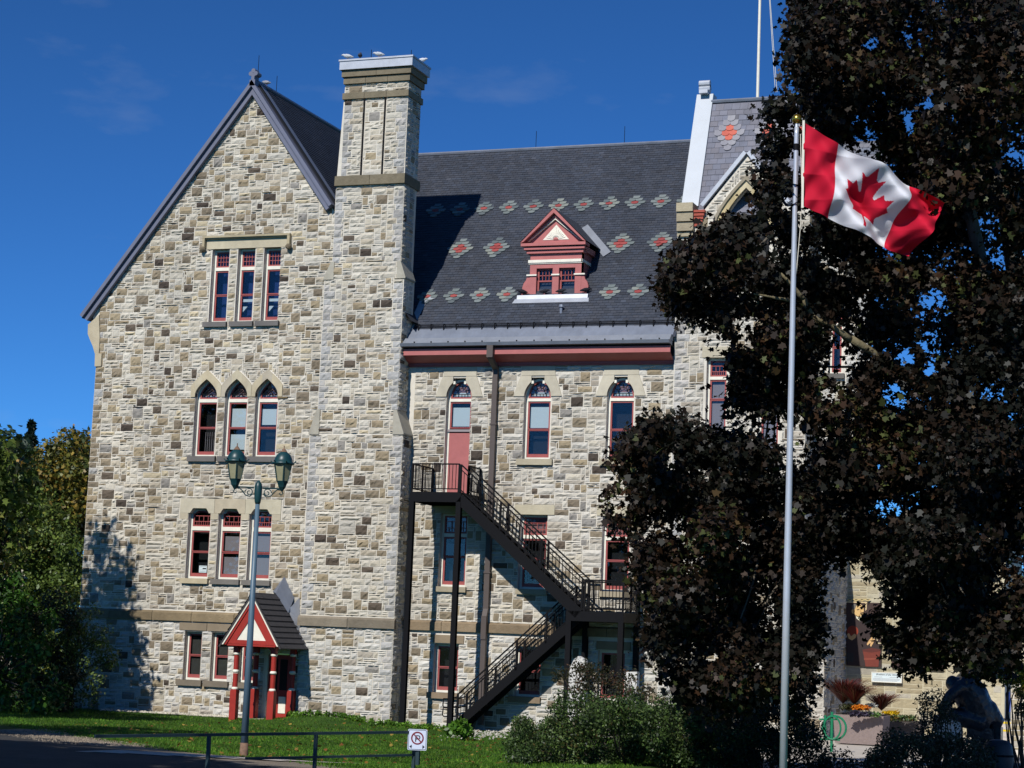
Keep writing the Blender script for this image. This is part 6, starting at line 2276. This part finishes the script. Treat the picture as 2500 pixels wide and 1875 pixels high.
paint(mu, 'basket_rim', [(330, 1222), (460, 1196), (596, 1220), (590, 1242), (460, 1262), (335, 1245)], 3, (92, 40, 32)); paint(mu, 'basket_hoop', [(352, 1350), (575, 1345), (573, 1362), (355, 1368)], 3, (146, 74, 56))
paint(mu, 'paper_line', [(530, 985), (545, 985), (552, 1118), (600, 1122), (600, 1135), (540, 1138)], 3, (206, 190, 150)); paint(mu, 'dark_block', [(98, 1270), (200, 1270), (200, 1400), (98, 1395)], 2, (44, 46, 46))
mu2 = thing('mural', 'painted mural of white drapery in a dark frame beside the leaves', 'mural', (23.4, MY - .08, 2.6))
q = MB(); q.prism([mpt(750, 900), mpt(1500, 930), mpt(1500, 1530), mpt(752, 1485)], MY - .083, MY, tuple(lin((64, 44, 40)))); q.build('panel', PAINT, mu2)
paint(mu2, 'drapery', [(812, 930), (1440, 960), (1440, 1440), (1150, 1430), (815, 1412)], 1, (226, 230, 232))
for k in range(6):
    x0 = 850 + k * 95
    paint(mu2, 'fold', [(x0, 960), (x0 + 12, 960), (x0 + 16, 1405), (x0 + 2, 1405)], 2, (190, 198, 206))
paint(mu2, 'blue_shape', [(1185, 725), (1230, 705), (1280, 760), (1278, 840), (1235, 820)], 3, (60, 120, 210))
PY = MY - .1
pa_, pb_ = on_y(2128, 1640, PY), on_y(2202, 1668, PY)
X0, X1, Z1, Z0 = float(pa_[0]), float(pb_[0]), float(pa_[2]), float(pb_[2])
plq = thing('wall_plaque', 'white lettered plaque below the two murals', 'plaque', ((X0 + X1) / 2, PY, Z0))
q = MB(); q.box(X0, X1, PY - .03, PY + .06, Z0, Z1); q.build('board', BLIND, plq)
q = MB(); q.ring([(X0, Z0), (X1, Z0), (X1, Z1), (X0, Z1)], [(X0 + .025, Z0 + .025), (X1 - .025, Z0 + .025), (X1 - .025, Z1 - .025), (X0 + .025, Z1 - .025)], PY - .04, PY - .02); q.build('rim', CREAM, plq)
tcu = bpy.data.curves.new('title', 'FONT'); tcu.body = 'Brothers of the Wind'; tcu.size = .075; tcu.align_x = 'CENTER'; tcu.shear = .3; tcu.extrude = .001
tmp_ = bpy.data.objects.new('title_curve', tcu); col.objects.link(tmp_)
tme = bpy.data.meshes.new_from_object(tmp_); bpy.data.objects.remove(tmp_)
tme.materials.append(SIGNK)
to_ = link('title', tme, plq)
to_.location = (0, -.034, (Z1 - Z0) * .70); to_.rotation_euler = (rad(90), 0, 0)
q = MB()
for f, a0, a1 in ((.52, .1, .35), (.52, .6, .88), (.36, .06, .94), (.26, .06, .92), (.16, .08, .85)):
    z = Z0 + (Z1 - Z0) * f
    q.box(X0 + (X1 - X0) * a0, X0 + (X1 - X0) * a1, PY - .0325, PY - .029, z - .004, z + .004)
q.build('small_print', GREYBLIND, plq)

# shaded stone pier at the foot of the tower
pr = thing('stone_pier', 'short dim stone pier with rounded cap beside the tower foot', 'pier', (20.9, -4.4, .5))
pa, pb = on_y(1952, 1590, -4.4), on_y(2012, 1600, -4.4)
q = MB(); q.box(pa[0], pb[0], -4.4, -3.4, .2, pa[2]); pc = q.build('core', MORTAR, pr)
st = lay_stones(float(pa[0]), float(pb[0]), .2, float(pa[2]), lambda u, v: True, RM, PAL_WING, 1.0); build_stones(pc, st, lambda u, v, d: (u, -4.4 - d, v), RM, 10)
st = lay_stones(-4.4, -3.4, .2, float(pa[2]), lambda u, v: True, RM, PAL_WING, 1.0); build_stones(pc, st, lambda u, v, d, X=float(pb[0]): (X + d, u, v), RM, 4)
q = MB(); q.box(pa[0] - .06, pb[0] + .06, -4.48, -3.35, pa[2], pa[2] + .14, tuple(lin((150, 146, 136)))); q.build('cap', ASHLAR, pr)

# planters
CONC = mat('planter_concrete', lin((140, 124, 118)), .95, .14, 14, .6, 70)


def planter(label, c, w, dp_, z0, z1, m_):
    root = thing('planter', label, 'planter', (c[0], c[1], z0))
    q = MB(); q.hexa([(c[0] - w * .46, c[1] - dp_ * .46, z0), (c[0] + w * .46, c[1] - dp_ * .46, z0), (c[0] + w * .46, c[1] + dp_ * .46, z0), (c[0] - w * .46, c[1] + dp_ * .46, z0),
                      (c[0] - w / 2, c[1] - dp_ / 2, z1), (c[0] + w / 2, c[1] - dp_ / 2, z1), (c[0] + w / 2, c[1] + dp_ / 2, z1), (c[0] - w / 2, c[1] + dp_ / 2, z1)])
    q.build('tub', m_, root)
    q = MB(); q.box(c[0] - w / 2 + .06, c[0] + w / 2 - .06, c[1] - dp_ / 2 + .06, c[1] + dp_ / 2 - .06, z1, z1 + .03); q.build('soil', DARKBARK, root)
    return root


def flowers(name, label, cs, n, size, pal, r, cat='flowers'):
    c = np.mean(cs, 0)
    root = thing(name, label, cat, tuple(c))
    P, Od = leaf_positions([(np.array(p), (r, r, r * .6)) for p in cs], n, .4)
    leaf_mesh('blooms', P, Od, OVAL, size, pal, LEAFG, root, flat=.8)
    return root


p0 = at(2095, 1812, 52)
planter('pinkish grey concrete planter full of autumn flowers', (p0[0], p0[1] + .5), 1.32, 1.1, p0[2] - .05, 1.42, CONC)
p1_ = at(2195, 1806, 54.5)
planter('dark stone planter right of the pinkish one', (p1_[0], p1_[1] + .5), 1.15, 1.0, p1_[2] - .05, 1.2, mat('planter_dark', lin((96, 88, 84)), .95, .2, 14, .6, 70))
row = lambda x0, x1, y, d, n: [at(x0 + (x1 - x0) * k / (n - 1), y, d) for k in range(n)]
flowers('orange_flowers', 'band of orange flowers in the pinkish planter', row(2090, 2118, 1727, 52, 5), 420, .07, [((224, 130, 30), 3), ((200, 104, 24), 2), ((240, 160, 50), 1)], .12)
flowers('white_flowers', 'white flowers at the back of the pinkish planter', row(2120, 2135, 1722, 52.5, 3), 120, .07, [((232, 228, 210), 1)], .1)
flowers('white_flowers', 'small white bloom at the left of the red grass', row(2066, 2072, 1707, 52.5, 2), 60, .07, [((232, 228, 214), 1)], .08)
flowers('purple_kale', 'dark purple kale at the planter edge', row(2082, 2122, 1742, 51.7, 5), 380, .09, [((66, 58, 74), 3), ((48, 44, 56), 2), ((96, 90, 110), 1)], .12)
flowers('green_kale', 'pale green kale at the right end of the pinkish planter', row(2128, 2142, 1744, 51.7, 3), 200, .09, [((110, 142, 76), 2), ((140, 164, 110), 1)], .1)
flowers('yellow_flowers', 'yellow flowers in the dark planter', row(2162, 2186, 1740, 54.3, 4), 320, .07, [((232, 196, 30), 3), ((214, 170, 24), 2)], .11)
flowers('green_kale', 'grey green foliage trailing in the dark planter', row(2170, 2225, 1752, 54.2, 6), 520, .09, [((96, 120, 70), 2), ((76, 92, 56), 2), ((136, 110, 50), 1)], .14)
flowers('green_foliage', 'olive leaves around the planter rim', row(2060, 2095, 1725, 52.2, 5), 420, .08, [((74, 76, 44), 2), ((56, 60, 36), 2), ((100, 86, 50), 1)], .14)


def fountain(label, c, h, n, spread):
    root = thing('fountain_grass', label, 'ornamental grass', tuple(c))
    m = MB(); R = random.Random(int(c[0] * 100))
    for k in range(n):
        an, s = R.uniform(0, 6.283), spread * R.uniform(.2, 1)
        hh = h * R.uniform(.6, 1)
        w = .012
        p = [(c[0] + math.cos(an) * s * t, c[1] + math.sin(an) * s * t, c[2] + hh * (1.55 * t - .6 * t * t) ) for t in (0, .35, .7, 1.0)]
        px_, py_ = -math.sin(an) * w, math.cos(an) * w
        vs = []
        for i, q_ in enumerate(p):
            f = (1, .9, .6, .15)[i]
            vs += [(q_[0] - px_ * f + .0, q_[1] - py_ * f, q_[2]), (q_[0] + px_ * f, q_[1] + py_ * f, q_[2] + .004)]
        cc = tuple(v * R.uniform(.7, 1.3) for v in lin(R.choice([(92, 32, 28), (72, 28, 26), (112, 46, 36), (96, 66, 44)])))
        m._add(vs, [(0, 1, 3, 2), (2, 3, 5, 4), (4, 5, 7, 6)], cc)
    m.build('blades', LEAFG, root)


fountain('tall dark red ornamental grass at the planter left end', at(2058, 1718, 52.4), .72, 520, .8)
fountain('dark red ornamental grass in the middle of the planters', at(2086, 1720, 52.2), .58, 480, .66)
fountain('dark red ornamental grass between the two planters', at(2152, 1735, 53), .5, 420, .55)

# bike rack
BG = mat('rack_green', lin((24, 122, 82)), .4, .1, 5, spec=.5)
br_ = at(2030, 1822, 47)
rk = thing('bike_rack', 'green metal ring bicycle rack beside the pinkish planter', 'bike rack', tuple(br_))
bz = float(terrain(br_[0], br_[1]))
q = MB(); q.tube([(br_[0], br_[1], bz), (br_[0], br_[1], bz + .95)], .035, 8); q.tube([(br_[0] - .16, br_[1], bz + .32), (br_[0] - .16, br_[1], bz + .86)], .03, 8); q.build('upright', BG, rk)
q = MB(); q.tube([(br_[0] + .05 + .28 * math.cos(a), br_[1] + .05, bz + .58 + .28 * math.sin(a)) for a in np.linspace(0, 6.283, 22)], .026, 8); q.tube([(br_[0] + .02 + .20 * math.cos(a), br_[1] - .05, bz + .58 + .27 * math.sin(a)) for a in np.linspace(0, 6.283, 22)], .022, 8); q.build('ring', BG, rk)
q = MB(); q.tube([(br_[0] - .3, br_[1], bz + .30), (br_[0] + .2, br_[1], bz + .30)], .022, 6); q.tube([(br_[0] - .3, br_[1], bz + .76), (br_[0] + .15, br_[1], bz + .78)], .022, 6); q.build('cross_bar', BG, rk)

# statue
SD = 42.0
st_b = at(2312, 1850, SD)
sg0 = float(terrain(st_b[0], st_b[1]))
stt_ = thing('statue', 'black bronze statue of a seated stooping figure behind the bush', 'statue', (st_b[0], st_b[1], sg0))
BRONZE = mat('bronze', lin((62, 62, 64)), .3, .25, 6, .55, 9, metal=.55, spec=.5, bdist=.05)
fig = MB()
T = lambda x, y, dd=0.0: tuple(at(x, y, SD + dd))
fig.tube([T(2400, 1768), T(2388, 1738), T(2372, 1700), T(2352, 1672), T(2336, 1660)], [.32, .36, .37, .35, .26], 12)          # back, stooping
fig.blob(*T(2325, 1668, -.05), .15, .16, .17, 12, 9)                                                                              # head, bowed
fig.tube([T(2350, 1672, -.25), T(2318, 1700, -.32), T(2300, 1728, -.34)], [.14, .12, .085], 10)                                    # near arm
fig.tube([T(2350, 1672, .25), T(2322, 1706, .3), T(2302, 1732, .3)], [.14, .12, .085], 10)
fig.tube([T(2398, 1765, -.18), T(2350, 1752, -.22), T(2312, 1742, -.22)], [.22, .18, .15], 10)                                     # thighs
fig.tube([T(2398, 1765, .18), T(2352, 1756, .22), T(2316, 1748, .22)], [.22, .18, .15], 10)
fig.tube([T(2314, 1744, -.22), T(2318, 1790, -.2), T(2316, 1836, -.2)], [.14, .12, .08], 10)
fig.tube([T(2318, 1748, .22), T(2326, 1792, .2), T(2322, 1836, .2)], [.14, .12, .08], 10)
fig.tube([T(2380, 1712, .0), T(2412, 1735, .0), T(2430, 1760, .0), T(2418, 1790, 0), T(2404, 1812, 0)], [.22, .24, .2, .16, .06], 10)   # coat tail
for k in range(7):
    fig.tube([T(2346 + k * 9, 1690 + k * 3, -.28), T(2362 + k * 8, 1725 + k * 4, -.3), T(2372 + k * 7, 1770 + k * 3, -.26)], [.035, .05, .03], 6)
fg_o = fig.build('figure', BRONZE, stt_, smooth=True)
rm_ = fg_o.modifiers.new('join', 'REMESH'); rm_.mode = 'VOXEL'; rm_.voxel_size = .035; rm_.use_smooth_shade = True
sm_ = fg_o.modifiers.new('smooth', 'SMOOTH'); sm_.iterations = 3; sm_.factor = .5
s0_ = at(2312, 1790, SD)
q = MB(); q.hexa([tuple(at(2282, 1842, SD - .35)), tuple(at(2346, 1845, SD - .35)), tuple(at(2352, 1845, SD + .4)), tuple(at(2288, 1842, SD + .4)), tuple(at(2279, 1745, SD - .35)), tuple(at(2345, 1748, SD - .35)), tuple(at(2350, 1748, SD + .4)), tuple(at(2286, 1745, SD + .4))])
q.build('plinth', mat('plinth_stone', lin((226, 222, 212)), .85, .08, 5, .3, 30), stt_)
q = MB(); q.hexa([tuple(at(2360, 1800, SD - .3)), tuple(at(2425, 1805, SD - .3)), tuple(at(2428, 1805, SD + .4)), tuple(at(2364, 1800, SD + .4)), tuple(at(2360, 1775, SD - .3)), tuple(at(2425, 1780, SD - .3)), tuple(at(2428, 1780, SD + .4)), tuple(at(2364, 1775, SD + .4))]); q.box(st_b[0] + .5, st_b[0] + 1.1, st_b[1] + .1, st_b[1] + .5, sg0 - .1, 1.6); q.build('seat', BRONZE, stt_)

# dark rounded bollard, near steps, blue poster, right-hand stone wall, yellow shrub
bo = at(2436, 1880, 38)
bol = thing('stone_bollard', 'dark rounded granite bollard at the lower right', 'bollard', (bo[0], bo[1], float(terrain(bo[0], bo[1]))))
bz = float(terrain(bo[0], bo[1])); bt = at(2436, 1806, 38)[2]
GRAN = mat('dark_granite', lin((56, 54, 58)), .5, .25, 30, .1, 40, spec=.5)
q = MB(); q.lathe(bo[0], bo[1], [(.22, bz - .05), (.27, bz + .1), (.30, (bz + bt) / 2), (.27, bt - .12), (.22, bt - .02), (.08, bt)], 18); q.build('body', GRAN, bol, smooth=True)
q = MB(); q.lathe(bo[0], bo[1], [(.31, (bz + bt) / 2 + .05), (.31, (bz + bt) / 2 + .09)], 18); q.build('groove_ring', BLACKIRON, bol)
stp = thing('step_flight', 'low pale steps with yellow painted edges at the far right', 'steps', tuple(at(2436, 1790, 60)))
for k in range(3):
    c_ = at(2438, 1800 - 19 * k, 58 + k * .9)
    q = MB(); q.box(c_[0] - .75, c_[0] + .75, c_[1], c_[1] + 1.0, c_[2] - .4, c_[2]); s1_ = q.build('step', PAVE, stp)
    if k:
        q = MB(); q.box(c_[0] - .75, c_[0] + .75, c_[1] - .006, c_[1] + .06, c_[2] - .05, c_[2] + .004); q.build('yellow_edge', mat('yellow_line_%d' % k, lin((236, 204, 40)), .7, .1), s1_)
hp = thing('handrail_post', 'thin black post beside the blue poster', 'post', tuple(at(2462, 1755, 58)))
q = MB(); q.tube([tuple(at(2460, 1755, 58)), tuple(at(2460, 1660, 58))], .03, 6); q.box(*(lambda c_: (c_[0] - .1, c_[0] + .1, c_[1] - .1, c_[1] + .1, c_[2] - .03, c_[2] + .01))(at(2460, 1755, 58))); q.build('shaft', BLACKIRON, hp)
po = thing('blue_poster', 'blue poster panel low beside the right stone wall', 'poster', tuple(at(2440, 1735, 62)))
a_, b_ = at(2405, 1735, 62), at(2470, 1690, 62)
q = MB(); q.box(a_[0], b_[0], a_[1], a_[1] + .06, a_[2], b_[2]); q.build('panel', mat('poster_blue', lin((44, 74, 150)), .6, .4, 3), po)
q = MB(); q.box(a_[0] + .2, a_[0] + .5, a_[1] - .004, a_[1], a_[2], a_[2] + .18); q.build('teal_patch', mat('poster_teal', lin((40, 140, 120)), .6, .2), po)
rw = thing('garden_wall', 'tan and grey stone wall at the far right edge', 'wall', tuple(at(2490, 1830, 50)))
a_, b_ = at(2467, 1830, 50), at(2560, 1540, 50)
q = MB(); q.box(a_[0], b_[0] + 2, a_[1], a_[1] + .8, a_[2] - .6, b_[2]); rwc = q.build('core', MORTAR, rw)
st = lay_stones(float(a_[0]), float(b_[0]) + 1.0, float(a_[2]), float(b_[2]), lambda u, v: True, RM, PAL_TAN, .8, browns=PAL_BROWN); build_stones(rwc, st, lambda u, v, d, Y=float(a_[1]): (u, Y - d, v), RM, 30, rough=.8)
shrub('yellow_shrub', 'bright yellow leaved shrub hanging at the right edge', fill_px([(2448, 1655), (2470, 1630), (2530, 1620), (2530, 1690), (2470, 1675)], 14, 39, 40), 1500, .075, [((212, 184, 30), 3), ((176, 160, 36), 2), ((120, 130, 40), 2)], rmin=.12, rmax=.22, tpl=OVAL)
shrub('yellow_shrub', 'olive hanging branch under the yellow shrub', fill_px([(2480, 1690), (2530, 1690), (2530, 1760), (2490, 1740)], 8, 39, 40), 700, .065, [((84, 92, 40), 3), ((64, 70, 34), 2), ((120, 104, 50), 1)], rmin=.10, rmax=.2, tpl=OVAL)

# white standing stones
for lab, poly, d in (('white pointed standing stone behind the rose bush', [(1388, 1700), (1440, 1700), (1435, 1625), (1430, 1610), (1413, 1602), (1402, 1610), (1390, 1632)], 56), ('white square topped stone right of the pointed one', [(1527, 1720), (1560, 1720), (1558, 1640), (1529, 1640)], 56)):
    w = [at(x, y, d) for x, y in poly]
    yy = float(np.mean([p[1] for p in w]))
    root = thing('standing_stone', lab, 'stone', (float(w[0][0]), yy, float(terrain(w[0][0], yy))))
    m = MB(); m.prism([(float(p[0]), float(p[2]) if i > 1 else float(terrain(p[0], yy)) - .1) for i, p in enumerate(w)], yy - .12, yy + .14, tuple(lin((216, 212, 204)))); m.build('block', STONE, root)
    m = MB(); m.box(float(min(p[0] for p in w)) - .08, float(max(p[0] for p in w)) + .08, yy - .2, yy + .22, float(terrain(w[0][0], yy)) - .05, float(terrain(w[0][0], yy)) + .1, tuple(lin((180, 176, 168)))); m.build('base', STONE, root)
